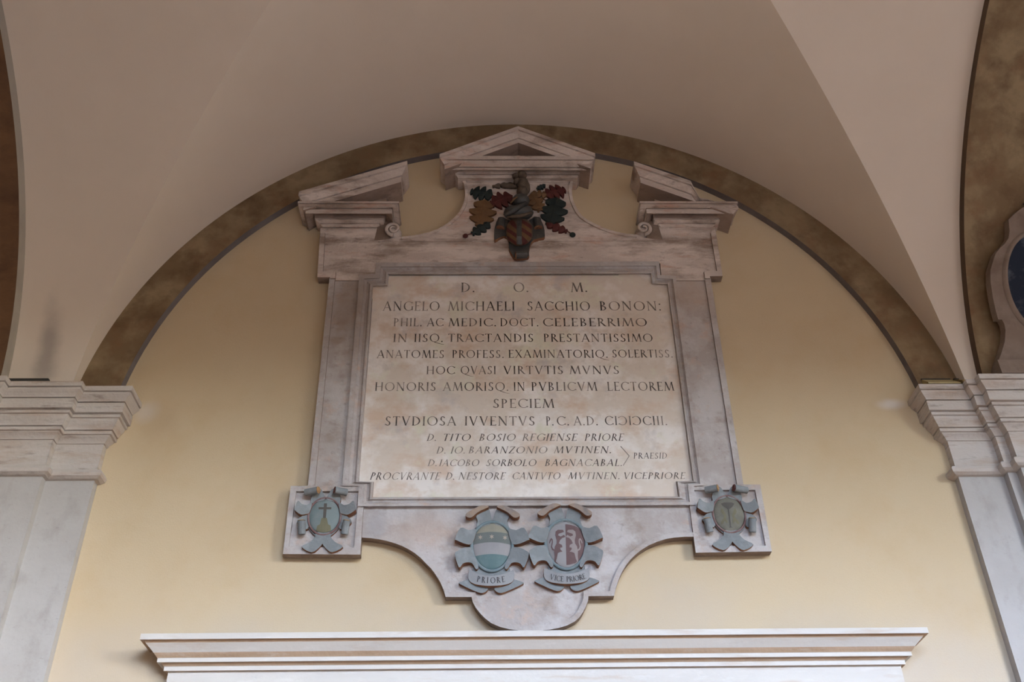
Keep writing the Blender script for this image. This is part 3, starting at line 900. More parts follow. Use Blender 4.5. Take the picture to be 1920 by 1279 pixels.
def glyph_polys(ch):
    out = []
    for p in GL[ch][1]:
        if p[0] == 'l':
            _, x0, y0, x1, y1, w = p
            if abs(y1 - y0) < 1e-6:
                out.append([(x0, y0 - w / 2), (x1, y0 - w / 2), (x1, y0 + w / 2), (x0, y0 + w / 2)])
            else:
                l = math.hypot(x1 - x0, y1 - y0)
                hw = w / 2 * l / abs(y1 - y0)
                out.append([(x0 - hw, y0), (x0 + hw, y0), (x1 + hw, y1), (x1 - hw, y1)])
        elif p[0] == 's':
            _, x, y, hw = p
            s = .042 if y < .5 else -.042
            out.append([(x - hw, y), (x + hw, y), (x + hw * .6, y + s), (x - hw * .6, y + s)])
        elif p[0] == 'a':
            _, cx, cy, rx, ry, a0, a1, wm, wn = p
            n = max(8, int(abs(a1 - a0) / 14))
            pr = None
            for i in range(n + 1):
                a = rad(a0 + (a1 - a0) * i / n)
                w = wn + (wm - wn) * math.cos(a - rad(8)) ** 2
                o = (cx + rx * math.cos(a), cy + ry * math.sin(a))
                q = (cx + max(rx - w, .01) * math.cos(a), cy + max(ry - w * .9, .01) * math.sin(a))
                if pr: out.append([pr[0], o, q, pr[1]])
                pr = (o, q)
        elif p[0] == 'c':
            P = [(p[1], p[2]), (p[3], p[4]), (p[5], p[6]), (p[7], p[8])]
            pr = None
            for i in range(11):
                u = i / 10
                x = sum(c * q[0] for c, q in zip(((1-u)**3, 3*u*(1-u)**2, 3*u*u*(1-u), u**3), P))
                y = sum(c * q[1] for c, q in zip(((1-u)**3, 3*u*(1-u)**2, 3*u*u*(1-u), u**3), P))
                w = p[9] * (1 - .75 * u)
                cur = ((x, y + w / 2), (x, y - w / 2))
                if pr: out.append([pr[0], cur[0], cur[1], pr[1]])
                pr = cur
    return out

def word_mesh(bm, word, xa, xb, ytop, ybase, d, shear=0.0, gap=.13):
    """one word between photo columns xa..xb, cap height ytop..ybase, on the plane y=-d."""
    A, B = at(xa, ybase, d), at(xb, ybase, d)
    Hh = (at((xa + xb) / 2, ytop, d) - at((xa + xb) / 2, ybase, d)).length
    adv, x = [], 0.0
    for ch in word:
        adv.append(x); x += GL[ch][0] + (gap if ch not in '.:' else gap * .6)
    tot = x - gap
    k = 0
    ex = (B - A) / tot
    lean = shear * Hh
    for ch, a in zip(word, adv):
        for poly in glyph_polys(ch):
            vs = []
            for (u, v) in poly:
                p = A + ex * ((a + u)) * (1 - 0) + Vector((lean * v, 0, Hh * v))
                p.y = -d - .00004 * k
                vs.append(bm.verts.new(p))
            bm.faces.new(vs)
            k = (k + 1) % 12

TD = .0480
LINES = [
 [('D.', 863.9, 889, 530.1, 547.8), ('O.', 962.7, 990, 530, 547.6), ('M.', 1070.5, 1100.5, 530, 547.6)],
 [('ANGELO', 717.6, 824.3, 565.4, 582.7), ('MICHAELI', 839.8, 965.4, 565.4, 582.6), ('SACCHIO', 988.3, 1107, 565.4, 582.4), ('BONON:', 1124.7, 1239, 565.2, 582.3)],
 [('PHIL.', 737.4, 790, 596.7, 611.9), ('AC', 800.2, 831.2, 596.7, 611.9), ('MEDIC.', 840.6, 929.5, 596.7, 611.9), ('DOCT.', 937.8, 1009, 596.6, 611.9), ('CELEBERRIMO', 1018, 1214, 596.5, 611.9)],
 [('IN', 736.6, 763.2, 626.1, 641.4), ('IISQ.', 776, 829.5, 626.1, 641.3), ('TRACTANDIS', 839.8, 1000.7, 626, 641.2), ('PRESTANTISSIMO', 1019.3, 1224.7, 626, 641)],
 [('ANATOMES', 706.5, 832.9, 656.6, 671.5), ('PROFESS.', 847.5, 943.9, 656.4, 671.3), ('EXAMINATORIQ.', 953.3, 1139, 656, 671), ('SOLERTISS.', 1148, 1261, 655.8, 670.5)],
 [('HOC', 799, 852.7, 686.7, 701.7), ('QVASI', 863.4, 930, 686.5, 701.6), ('VIRTVTIS', 943.9, 1056.5, 686.3, 701.5), ('MVNVS', 1068, 1161.9, 686, 701.4)],
 [('HONORIS', 702.2, 817.4, 716.9, 733.1), ('AMORISQ.', 830.3, 952.5, 716.8, 733), ('IN', 962.8, 984.4, 716.6, 733), ('PVBLICVM', 996.3, 1120.3, 716.5, 732.9), ('LECTOREM', 1138.9, 1264.6, 716.2, 732.8)],
 [('SPECIEM', 924.1, 1039.7, 748.1, 765)],
 [('STVDIOSA', 721, 855.3, 780.9, 798.1), ('IVVENTVS', 870.8, 1003.4, 780.8, 798), ('P.', 1024, 1037.5, 780.8, 797.9), ('C.', 1044, 1066.5, 780.7, 797.8), ('A.', 1076, 1096, 780.7, 797.6), ('D.', 1099.9, 1120.5, 780.6, 797.5), ('CI)I)CIII.', 1134.4, 1250.6, 780.5, 797.3)],
 [('D.', 799.4, 816.6, 813.6, 826.7, 1), ('TITO', 828.6, 881, 813.6, 826.7, 1), ('BOSIO', 897.4, 965.4, 813.5, 826.7, 1), ('REGIENSE', 978.6, 1081, 813.4, 826.7, 1), ('PRIORE', 1095.5, 1168.5, 813.3, 826.6, 1)],
 [('D.', 817.4, 834.6, 837.6, 850.6, 1), ('IO.', 844, 870.7, 837.6, 850.5, 1), ('BARANZONIO', 877.6, 1025, 837.4, 850.2, 1), ('MVTINEN.', 1037.9, 1145, 837.2, 849.8, 1)],
 [('D.', 801, 818, 861.7, 874.2, 1), ('IACOBO', 822.6, 897, 861.6, 874.2, 1), ('SORBOLO', 910.3, 1004.5, 861.4, 874.1, 1), ('BAGNACABAL.', 1021, 1165.4, 861.1, 874, 1)],
 [('PROCVRANTE', 692.7, 823.5, 885.9, 899.7, 1), ('D.', 834.6, 851, 885.9, 899.6, 1), ('NESTORE', 858.7, 946, 885.9, 899.4, 1), ('CANTVTO', 959.4, 1049.5, 885.9, 898.9, 1), ('MVTINEN.', 1064.5, 1161, 885.9, 898.5, 1), ('VICEPRIORE', 1168, 1284, 885.9, 898.2, 1)],
]
for ln in LINES:
    for w in ln:
        b = bmesh.new()
        word_mesh(b, w[0], w[1], w[2], w[3], w[4], TD, .26 if len(w) > 5 else 0.0)
        link('inscription_word', b, 'ink', TAB)
b = bmesh.new()
word_mesh(b, 'PRAESID', 1187.6, 1251, 849, 860.2, TD, .15)
link('inscription_word', b, 'ink', TAB)
b = bmesh.new()
for p, q in (((1163.7, 837.0), (1179.8, 855)), ((1179.8, 855), (1168.5, 873))):
    dx, dy = q[0] - p[0], q[1] - p[1]; l = math.hypot(dx, dy); nx, ny = -dy / l * .75, dx / l * .75
    b.faces.new([b.verts.new(at(x, y, TD)) for x, y in ((p[0] + nx, p[1] + ny), (q[0] + nx, q[1] + ny), (q[0] - nx, q[1] - ny), (p[0] - nx, p[1] - ny))])
link('bracket_mark', b, 'ink', TAB)

# ------------------------------------------------------------------ painted coats of arms
class Arms:
    """local sheet of a cartouche: photo-pixel offsets (x right, y down) about its centre, leaning by k."""
    def __init__(s, px, py, scale, k, d):
        s.px, s.py, s.sc, s.k, s.d = px, py, scale, k, d
        s.c = at(px, py, d)
        a, bb = at(px + 1, py, d), at(px, py + 1, d)
        s.ux = (a.x - s.c.x); s.uz = (s.c.z - bb.z)
    def pt(s, x, y, d):
        X = s.px + (x + s.k * y) * s.sc; Y = s.py + y * s.sc
        x0, z0 = unproj(X, Y, d)
        return Vector((x0, -d, z0))

def strap(bm, A, pts, d0, d1, thick=.022, rmax=500, mf=0, ms=1, mirror=False):
    fr, bk = [], []
    for x, y in pts:
        r = min(math.hypot(x, y) / rmax, 1.0)
        d = d0 + (d1 - d0) * r * r
        xx = -x if mirror else x
        p = A.pt(xx, y, d)
        fr.append(p); bk.append(Vector((p.x, -max(d - thick, A.d - .01), p.z)))
    prism(bm, fr, bk, mf, ms)

def smooth_pts(pts, n=3):
    """closed Catmull-Rom through the traced corners that are marked soft (plain tuples)."""
    out = []
    N = len(pts)
    for i in range(N):
        p0, p1, p2, p3 = pts[i - 1], pts[i], pts[(i + 1) % N], pts[(i + 2) % N]
        for k in range(n):
            u = k / n
            f = lambda a, b_, c, d_: .5 * (2 * b_ + (c - a) * u + (2 * a - 5 * b_ + 4 * c - d_) * u * u + (3 * b_ - a - 3 * c + d_) * u ** 3)
            out.append((f(p0[0], p1[0], p2[0], p3[0]), f(p0[1], p1[1], p2[1], p3[1])))
    return out

def roll(bm, A, p, q, r, d, mat_body=0, mat_end=1, tilt=.0):
    a, c = A.pt(*p, d + tilt), A.pt(*q, d)
    rr = r * A.sc * A.ux
    tube(bm, [a, a.lerp(c, .5), c], rr, 14, mat_body)
    # scrolled face at the first end
    tdir = (a - c).normalized()
    u = Vector((0, 1, 0)) - tdir * tdir.y
    u.normalize(); w = tdir.cross(u)
    ring = [bm.verts.new(a + tdir * .002 + (u * math.cos(k * math.pi / 7) + w * math.sin(k * math.pi / 7)) * rr * 1.04) for k in range(14)]
    bm.faces.new(ring).material_index = mat_end
    pts, rad_ = [], []
    for i in range(26):
        tt = i / 25
        an = tt * 2 * math.pi * 1.75
        rad2 = rr * (.95 - .75 * tt)
        pts.append(a + tdir * .003 + (u * math.cos(an) + w * math.sin(an)) * rad2)
        rad_.append(rr * .13)
    tube(bm, pts, rad_, 5, mat_end)

def oval_pt(A, u, v, rx, ry, d0, h, egg=0.0):
    """u,v in -1..1 on the cushion."""
    rr = min(u * u + v * v, 1.0)
    d = d0 + h * math.sqrt(max(1 - rr, 0))
    x = u * rx * (1 - egg * v)
    return A.pt(x, v * ry, d)

def oval_cushion(bm, A, rx, ry, d0, h, egg=0.0, seg=44, rings=9, mi=0):
    prev = None
    for r in range(rings + 1):
        q = math.cos(r / rings * math.pi / 2)
        if r == rings:
            c = bm.verts.new(oval_pt(A, 0, 0, rx, ry, d0, h, egg))
            for k in range(seg):
                bm.faces.new((prev[k], prev[(k + 1) % seg], c)).material_index = mi
            break
        cur = [bm.verts.new(oval_pt(A, q * math.cos(2 * math.pi * k / seg), q * math.sin(2 * math.pi * k / seg), rx, ry, d0, h, egg)) for k in range(seg)]
        if prev:
            for k in range(seg):
                bm.faces.new((prev[k], prev[(k + 1) % seg], cur[(k + 1) % seg], cur[k])).material_index = mi
        prev = cur

def oval_band(bm, A, rx, ry, d0, h, v_lo, v_hi, u_lo=-1, u_hi=1, bow=0.0, lift=.0012, egg=0.0, mi=0):
    """painted stripe of the cushion between two heights; bow raises its middle."""
    NU, NV = 40, 10
    lim = .992
    g = []
    for i in range(NU + 1):
        u = u_lo + (u_hi - u_lo) * i / NU
        u = max(-lim, min(lim, u))
        vm = math.sqrt(max(lim * lim - u * u, 0))
        a = max(-vm, min(vm, v_lo - bow * (1 - u * u))); c = max(-vm, min(vm, v_hi - bow * (1 - u * u)))
        g.append([bm.verts.new(oval_pt(A, u, a + (c - a) * j / NV, rx, ry, d0 + lift, h, egg)) for j in range(NV + 1)])
    for i in range(NU):
        for j in range(NV):
            bm.faces.new((g[i][j], g[i + 1][j], g[i + 1][j + 1], g[i][j + 1])).material_index = mi

def oval_paint(bm, A, pts, rx, ry, d0, h, lift=.0022, egg=0.0, mi=0):
    """painted figure (photo-pixel offsets) laid on the cushion."""
    tb = bmesh.new()
    f = tb.faces.new([tb.verts.new((x, 0, -y)) for x, y in pts])
    f.normal_update()
    bmesh.ops.triangulate(tb, faces=[f])
    bmesh.ops.subdivide_edges(tb, edges=list(tb.edges), cuts=2, use_grid_fill=True)
    bmesh.ops.triangulate(tb, faces=list(tb.faces))
    vm = {}
    for v in tb.verts:
        x, y = v.co.x, -v.co.z
        vv = y / ry
        vm[v] = bm.verts.new(oval_pt(A, x / (rx * (1 - egg * vv)), vv, rx, ry, d0 + lift, h, egg))
    for f in tb.faces:
        bm.faces.new([vm[v] for v in f.verts]).material_index = mi
    tb.free()

def oval_ring(bm, A, rx, ry, d, r, egg=0.0, mi=0, seg=56):
    pts = [A.pt(rx * math.cos(2 * math.pi * k / seg) * (1 - egg * math.sin(2 * math.pi * k / seg)), ry * math.sin(2 * math.pi * k / seg), d) for k in range(seg)]
    rings = []
    for i, p in enumerate(pts):
        a, c = pts[i - 1], pts[(i + 1) % seg]
        tt = (c - a).normalized(); n = tt.cross(Vector((0, 1, 0))).normalized()
        rings.append([bm.verts.new(p + n * r * math.cos(q * math.pi / 3) + Vector((0, 1, 0)) * r * math.sin(q * math.pi / 3)) for q in range(6)])
    for i in range(seg):
        a, c = rings[i], rings[(i + 1) % seg]
        for q in range(6):
            bm.faces.new((a[q], a[(q + 1) % 6], c[(q + 1) % 6], c[q])).material_index = mi

# corner cartouches -----------------------------------------------------------
def corner_arms(px, py, k, field_mat, emblem):
    A = Arms(px, py, 1 / 7.522, k, .052)
    b = bmesh.new()
    strap(b, A, smooth_pts([(0, -275), (130, -250), (225, -170), (255, -60), (255, 40), (215, 160), (150, 240), (60, 300), (-60, 300), (-150, 240), (-215, 160), (-255, 40), (-255, -60), (-225, -170), (-130, -250)], 2), .064, .064, .02, 500, 0, 1)
    body = link('coat_of_arms', b, ['strap', 'rust'], MEM)
    for mir in (False, True):
        b = bmesh.new()
        strap(b, A, smooth_pts([(10, -240), (40, -325), (85, -392), (150, -335), (200, -300), (205, -180), (120, -205)], 2), .068, .082, .02, 420, 0, 1, mir)
        link('top_strap', b, ['strap', 'rust'], body)
        b = bmesh.new()
        strap(b, A, smooth_pts([(0, 235), (100, 225), (112, 290), (180, 362), (290, 428), (145, 505), (40, 435), (-12, 350)], 3), .066, .088, .030, 500, 0, 1, mir)
        link('tail_strap', b, ['strap', 'rust'], body)
    for mir in (False, True):
        s = -1 if mir else 1
        b = bmesh.new()
        strap(b, A, smooth_pts([(190, -195), (262, -162), (335, -178), (392, -222), (430, -118), (425, -88), (335, -28), (262, -35), (215, -60)], 3), .070, .104, .040, 430, 0, 1, mir)
        link('side_strap', b, ['strap', 'rust'], body)
        b = bmesh.new()
        strap(b, A, smooth_pts([(210, -20), (285, -22), (372, 40), (372, 100), (268, 178), (215, 150)], 3), .066, .080, .022, 400, 0, 1, mir)
        roll(b, A, (s * 318, 62), (s * 300, 250), 52, .076, 0, 2, .022)
        link('side_scroll', b, ['strap', 'rust', 'ochre'], body)
        b = bmesh.new()
        roll(b, A, (s * 118, -372), (s * 292, -338), 50, .086, 0, 1, .030)
        link('top_scroll', b, ['strap', 'maroon' if not mir else 'ochre'], body)
    b = bmesh.new()
    oval_cushion(b, A, 222, 252, .062, .022)
    link('oval_field', b, field_mat, body, smooth=True)
    b = bmesh.new()
    oval_ring(b, A, 230, 260, .070, .0062)
    link('oval_rim', b, 'ring', body, smooth=True)
    for name, mt, polys in emblem:
        for p in polys:
            b = bmesh.new()
            oval_paint(b, A, p, 222, 252, .062, .022)
            link(name, b, mt, body)
    return body

corner_arms(608.4, 968.5, -.075, 'pale_teal', [
    ('painted_cross', 'cross', [[(-20, -185), (22, -185), (22, -130), (88, -130), (88, -102), (22, -102), (22, 22), (-20, 22), (-20, -102), (-92, -102), (-92, -130), (-20, -130)]]),
    ('painted_mount', 'mount', [[(-38, 20), (35, 20), (48, 70), (60, 110), (95, 128), (108, 200), (60, 222), (-50, 222), (-105, 200), (-92, 130), (-55, 110), (-48, 60)]])])
corner_arms(1367, 964.5, .125, 'olive_field', [
    ('painted_tree', 'cross', [[(-98, -150), (-50, -168), (60, -168), (92, -150), (62, -108), (40, -90), (9, -70), (9, 175), (30, 186), (-26, 186), (-6, 175), (-6, -70), (-45, -95), (-78, -120)]]),
    ('painted_beast', 'mount', [[(s * x, y) for x, y in [(78, -72), (100, -88), (112, -40), (92, 0), (70, 18), (88, 62), (124, 100), (128, 140), (96, 130), (74, 92), (48, 128), (34, 108), (50, 60), (40, 10), (58, -22)]] for s in (-1, 1)])])

# central cartouches ----------------------------------------------------------
def centre_arms(px, py, k, letters, paint):
    A = Arms(px, py, 1 / 6.731, k, .054)
    b = bmesh.new()
    strap(b, A, smooth_pts([(0, -330), (150, -290), (250, -200), (290, -120), (262, -20), (285, 40), (262, 160), (220, 230), (236, 320), (120, 400), (-120, 400), (-236, 320), (-220, 230), (-262, 160), (-285, 40), (-262, -20), (-290, -120), (-250, -200), (-150, -290)], 2), .066, .066, .02, 500, 0, 1)
    body = link('coat_of_arms', b, ['strap', 'rust'], MEM)
    for mir in (False, True):
        b = bmesh.new()
        strap(b, A, smooth_pts([(12, -300), (28, -420), (60, -478), (150, -492), (200, -450), (208, -380), (188, -320), (205, -235), (100, -260)], 3), .070, .082, .02, 500, 0, 1, mir)
        link('top_strap', b, ['strap', 'rust'], body)
    for mir in (False, True):
        s = -1 if mir else 1
        b = bmesh.new()
        strap(b, A, smooth_pts([(50, -505), (130, -522), (200, -498), (332, -420), (330, -378), (268, -368), (190, -432), (100, -478)], 3), .098, .110, .036, 520, 0, 1, mir)
        link('top_scroll', b, ['flap', 'rust'], body)
        b = bmesh.new()
        strap(b, A, smooth_pts([(205, -215), (300, -208), (400, -238), (468, -102), (448, -80), (322, -30), (245, -50)], 3), .072, .106, .042, 480, 0, 1, mir)
        link('side_strap', b, ['strap', 'rust'], body)
        b = bmesh.new()
        strap(b, A, smooth_pts([(245, 15), (345, 12), (430, 52), (468, 98), (412, 262), (366, 218), (310, 198), (245, 212), (196, 286), (165, 250), (215, 120)], 3), .070, .106, .040, 480, 0, 1, mir)
        link('side_strap', b, ['strap', 'rust'], body)
        b = bmesh.new()
        strap(b, A, smooth_pts([(50, 505), (130, 470), (250, 412), (392, 448), (385, 478), (170, 575), (90, 580), (45, 545)], 3), .060, .078, .024, 600, 0, 1, mir)
        link('tail_strap', b, ['strap', 'rust'], body)
    # name banner below the oval
    b = bmesh.new()
    n = 24
    up, lo = [], []
    for i in range(n + 1):
        t = i / n
        a = rad(158) - rad(136) * t
        u = -1 + 2 * t
        lo.append((290 * math.sin(u * 1.57), 330 + 165 * math.sqrt(max(1 - u * u * .98, 0))))
        up.append((278 * u, 290 + 78 * (1 - u * u)))
    vf, vb = [], []
    for (xu, yu), (xl_, yl) in zip(up, lo):
        dd = .100 - .020 * (xl_ / 290) ** 2
        vf.append((b.verts.new(A.pt(xu, yu, dd)), b.verts.new(A.pt(xl_, yl, dd))))
        vb.append(tuple(b.verts.new(v_.co + Vector((0, .03, 0))) for v_ in vf[-1]))
    for i in range(n):
        b.faces.new((vf[i][0], vf[i + 1][0], vf[i + 1][1], vf[i][1])).material_index = 0
        b.faces.new((vf[i][1], vf[i + 1][1], vb[i + 1][1], vb[i][1])).material_index = 1
        b.faces.new((vf[i][0], vf[i + 1][0], vb[i + 1][0], vb[i][0])).material_index = 0
        b.faces.new((vb[i][0], vb[i + 1][0], vb[i + 1][1], vb[i][1])).material_index = 1
    link('name_banner', b, ['banner', 'rust'], body)
    b = bmesh.new()
    for ch, lx, ly, rot, hh in letters:
        gw = GL[ch][0]
        for poly in glyph_polys(ch):
            vs = []
            for (u, v) in poly:
                x, y = (u - gw / 2) * hh * .92, -(v - .5) * hh
                X = lx + x * math.cos(rot) - y * math.sin(rot); Y = ly + x * math.sin(rot) + y * math.cos(rot)
                vs.append(b.verts.new(A.pt(X, Y, .1025 - .020 * (X / 290) ** 2)))
            b.faces.new(vs)
    link('banner_lettering', b, 'ink_dark', body)
    paint(A, body)
    b = bmesh.new()
    oval_ring(b, A, 258, 310, .072, .0092, .07)
    link('oval_rim', b, 'ring_blue', body, smooth=True)
    return body

def arc_letters(word, xs, h, y0, sag):
    out = []
    for ch, x in zip(word, xs):
        if ch == ' ': continue
        y = y0 - sag * (x / 250) ** 2
        out.append((ch, x, y, -math.atan2(2 * sag * x / 250 ** 2, 1), h))
    return out

def paint_priore(A, body):
    arg = dict(egg=.07)
    b = bmesh.new(); oval_cushion(b, A, 252, 304, .062, .026, **arg); link('oval_field', b, 'teal', body, smooth=True)
    for mt, lo, hi in (('cream_field', -1, -.48), ('grey_field', -.48, -.05), ('silver_field', -.05, .44)):
        b = bmesh.new(); oval_band(b, A, 252, 304, .062, .026, lo, hi, bow=.13, **arg); link('painted_stripe', b, mt, body, smooth=True)
    for sx, sy in ((-150, -118), (-6, -126), (162, -112)):
        b = bmesh.new()
        pts = []
        for i in range(12):
            a = math.pi * i / 6
            r = 34 if i % 2 == 0 else 13
            pts.append((sx + r * math.sin(a), sy - r * math.cos(a)))
        oval_paint(b, A, pts, 252, 304, .062, .026, lift=.0026, **arg)
        link('painted_star', b, 'star', body)

LION = [(-125, -165), (-95, -188), (-30, -186), (-18, -160), (-52, -148), (-88, -136), (-94, -116), (-62, -102), (-18, -124), (-4, -96), (-44, -84), (-72, -56), (-88, -16),
        (-50, 4), (-44, 34), (-74, 40), (-68, 66), (-44, 86), (-72, 92), (-104, 106), (-120, 176), (-134, 214), (-104, 246), (-140, 240), (-152, 214), (-146, 146), (-150, 86), (-140, 24), (-116, -16), (-114, -56), (-130, -116)]
TAIL = [(-146, 82), (-176, 66), (-190, 30), (-176, -30), (-178, -62), (-190, -46), (-204, -10), (-210, -24), (-200, -60), (-182, -84), (-164, -66), (-162, -30), (-174, 24), (-164, 50), (-146, 62)]
def paint_vice(A, body):
    arg = dict(egg=.07)
    b = bmesh.new(); oval_cushion(b, A, 252, 304, .062, .026, **arg); link('oval_field', b, 'silver_field', body, smooth=True)
    b = bmesh.new(); oval_band(b, A, 252, 304, .062, .026, -1, 1, 0.0, 1.0, **arg); link('painted_half', b, 'lion_red', body, smooth=True)
    for s, mt in ((1, 'lion_red'), (-1, 'lion_pale')):
        b = bmesh.new()
        for poly in (LION, TAIL):
            oval_paint(b, A, [(s * x, y) for x, y in poly], 252, 304, .062, .026, lift=.003, **arg)
        link('painted_lion', b, mt, body)

centre_arms(922.5, 1025, -.02, arc_letters('PRIORE', (-160, -98, -46, 20, 90, 152), 74, 425, 36), paint_priore)
centre_arms(1061, 1021.3, .03, arc_letters('VICE PRIORE', (-186, -144, -106, -60, 0, 12, 52, 86, 126, 178, 218), 68, 436, 50), paint_vice)

# ------------------------------------------------------------------ crest with helmet and oak leaves on the attic
CA = Arms(973.8, 434.4, 1 / 7.52, 0.0, .072)
b = bmesh.new()
# strapwork backing the shield, with a curled chin below
strap(b, CA, smooth_pts([(-150, 120), (-215, 60), (-330, 110), (-355, 100), (-355, 20), (-345, -70), (-300, -185), (-200, -190), (-120, -150), (120, -150), (210, -215), (290, -185),
                         (345, -70), (358, 30), (345, 80), (210, 110), (150, 190), (135, 300), (125, 352), (-40, 372), (-90, 340), (-150, 230)], 2), .085, .100, .03, 420, 0, 1)
crest = link('crest_arms', b, ['armour', 'rust'], MEM)
b = bmesh.new()
roll(b, CA, (-45, 330), (110, 322), 55, .115, 0, 1)
link('chin_scroll', b, ['armour', 'rust'], crest)
for s in (-1, 1):
    b = bmesh.new()
    roll(b, CA, (s * 268, -52), (s * 250, -170), 58, .100, 0, 1)
    link('side_scroll', b, ['armour', 'rust'], crest)
b = bmesh.new(); oval_cushion(b, CA, 198, 205, .098, .055); link('shield', b, 'crest_brown', crest, smooth=True)
for y0 in (-150, -30, 85):
    for s0 in (-1, 1):
        b = bmesh.new()
        x0, x1 = (-175, -40) if s0 < 0 else (35, 172)
        p = [(x0, y0 - 30), (x1, y0 + 62), (x1, y0 + 118), (x0, y0 + 26)]
        p = [(x, y) for x, y in p]
        p = [(x * min(1, .97 * 198 * math.sqrt(max(1 - min(abs(y) / 205, .97) ** 2, 0)) / max(abs(x), 1)), max(-195, min(195, y))) for x, y in p]
        oval_paint(b, CA, p, 198, 205, .098, .055, lift=.003)
        link('red_stripe', b, 'leaf_red', crest)
for y0 in (-90, 28):
    for s0 in (-1, 1):
        b = bmesh.new()
        x0, x1 = (-175, -40) if s0 < 0 else (35, 172)
        p = [(x0, y0 - 30), (x1, y0 + 62), (x1, y0 + 116), (x0, y0 + 24)]
        p = [(x * min(1, .97 * 198 * math.sqrt(max(1 - min(abs(y) / 205, .97) ** 2, 0)) / max(abs(x), 1)), max(-195, min(195, y))) for x, y in p]
        oval_paint(b, CA, p, 198, 205, .098, .055, lift=.003)
        link('ochre_stripe', b, 'leaf_ochre', crest)
b = bmesh.new(); oval_paint(b, CA, [(-38, -160), (34, -160), (34, 178), (-38, 178)], 198, 205, .098, .055, lift=.005); link('dark_pale', b, 'armour', crest)
b = bmesh.new()
P_ = lambda x, y, d: CA.pt(x - 555, y - 860, d)
u = CA.ux / 7.52
blob(b, P_(545, 590, .115), (215 * u, .055, 118 * u), 0)
blob(b, P_(575, 425, .130), (128 * u, .050, 105 * u), 0)
tube(b, [P_(345, 640, .160), P_(470, 560, .185), P_(650, 455, .165)], [34 * u, 42 * u, 30 * u], 10)
tube(b, [P_(430, 460, .165), P_(480, 400, .178), P_(560, 350, .165)], [12 * u, 14 * u, 10 * u], 8, 1)
tube(b, [P_(380, 655, .165), P_(560, 640, .175), P_(735, 590, .150)], [20 * u, 24 * u, 18 * u], 8, 2)
link('helmet', b, ['armour', 'leaf_ochre', 'crest_brown'], crest, smooth=True)
b = bmesh.new()
blob(b, P_(600, 190, .105), (92 * u, .040, 120 * u), 0)
blob(b, P_(590, 70, .118), (75 * u, .042, 62 * u), .2)
blob(b, P_(500, 80, .120), (48 * u, .03, 34 * u), -.3)
blob(b, P_(520, 150, .118), (40 * u, .03, 60 * u), .6)
blob(b, P_(420, 215, .090), (150 * u, .020, 40 * u), .12)
blob(b, P_(595, 300, .110), (84 * u, .040, 95 * u), 0)
blob(b, P_(660, 230, .100), (48 * u, .030, 120 * u), -.1)
link('crest_figure', b, 'crest_brown', crest, smooth=True)

def oak_leaf(base, tip, width, mat_name, lobes=3.5, d=.082):
    """lobed leaf between two points of the [840,310] zoom grid (7.104 per pixel)."""
    q = lambda x, y: at(840 + x / 7.104, 310 + y / 7.104, d)
    a, c = q(*base), q(*tip)
    ax = c - a; L = ax.length; ax.normalize()
    nn = Vector((-ax.z, 0, ax.x))
    wd = width / 7.104 * CA.ux
    n = 72
    bmx = bmesh.new()
    lf, mid, rt = [], [], []
    for i in range(n + 1):
        t = i / n
        env = math.sin(math.pi * min(t * .90 + .07, 1)) ** .6
        lb = abs(math.sin(math.pi * lobes * t))
        w = wd / 2 * env * (.24 + .76 * lb ** .7)
        sl = .09 * L * (.5 - .5 * math.cos(2 * math.pi * lobes * t + math.pi)) * env * .6
        m_ = a + ax * (L * t)
        h = .012 * env
        lf.append(m_ + nn * w + ax * sl + Vector((0, -.004, 0)))
        mid.append(m_ + Vector((0, -.004 - h, 0)))
        rt.append(m_ - nn * w + ax * sl + Vector((0, -.004, 0)))
    V = [[bmx.verts.new(p) for p in r] for r in (lf, mid, rt)]
    B = [[bmx.verts.new(Vector((p.x, -.069, p.z))) for p in r] for r in (lf, rt)]
    for i in range(n):
        bmx.faces.new((V[0][i], V[0][i + 1], V[1][i + 1], V[1][i]))
        bmx.faces.new((V[1][i], V[1][i + 1], V[2][i + 1], V[2][i]))
        bmx.faces.new((V[0][i], V[0][i + 1], B[0][i + 1], B[0][i]))
        bmx.faces.new((V[2][i], V[2][i + 1], B[1][i + 1], B[1][i]))
    return link('oak_leaf', bmx, mat_name, crest)

for bs, tp, w, mt in (((600, 400), (300, 345), 270, 'leaf_green'), ((860, 410), (570, 520), 320, 'leaf_red'), ((490, 460), (430, 810), 380, 'leaf_ochre'),
                      ((560, 765), (315, 915), 175, 'leaf_green'), ((1300, 262), (1180, 315), 85, 'leaf_green'), ((1300, 400), (1560, 320), 300, 'leaf_red'),
                      ((1105, 380), (1240, 610), 230, 'leaf_ochre'), ((1105, 372), (1335, 400), 140, 'leaf_ochre'), ((1450, 430), (1365, 800), 380, 'leaf_green'),
                      ((1305, 775), (1590, 880), 150, 'leaf_red'), ((880, 250), (590, 280), 90, 'crest_brown')):  # last brown one is the smudge by the crest figure, shaped as a leaf
    oak_leaf(bs, tp, w, mt)
q = lambda x, y, d=.082: at(840 + x / 7.104, 310 + y / 7.104, d)
for c, r, mt in (((232, 940), 36, 'leaf_red'), ((1660, 925), 42, 'leaf_green')):
    b = bmesh.new(); rr = r / 7.104 * CA.ux
    blob(b, q(*c, .078), (rr, .012, rr), 0, 10, 8)
    link('berry', b, mt, crest, smooth=True)
for pts in (((340, 905), (290, 915), (245, 935)), ((1560, 865), (1610, 890), (1650, 915)), ((1110, 375), (1190, 425), (1300, 465), (1400, 470)), ((840, 400), (700, 420), (560, 400))):
    b = bmesh.new(); tube(b, [q(*p, .080) for p in pts], .0035, 6); link('stem', b, 'leaf_red', crest)

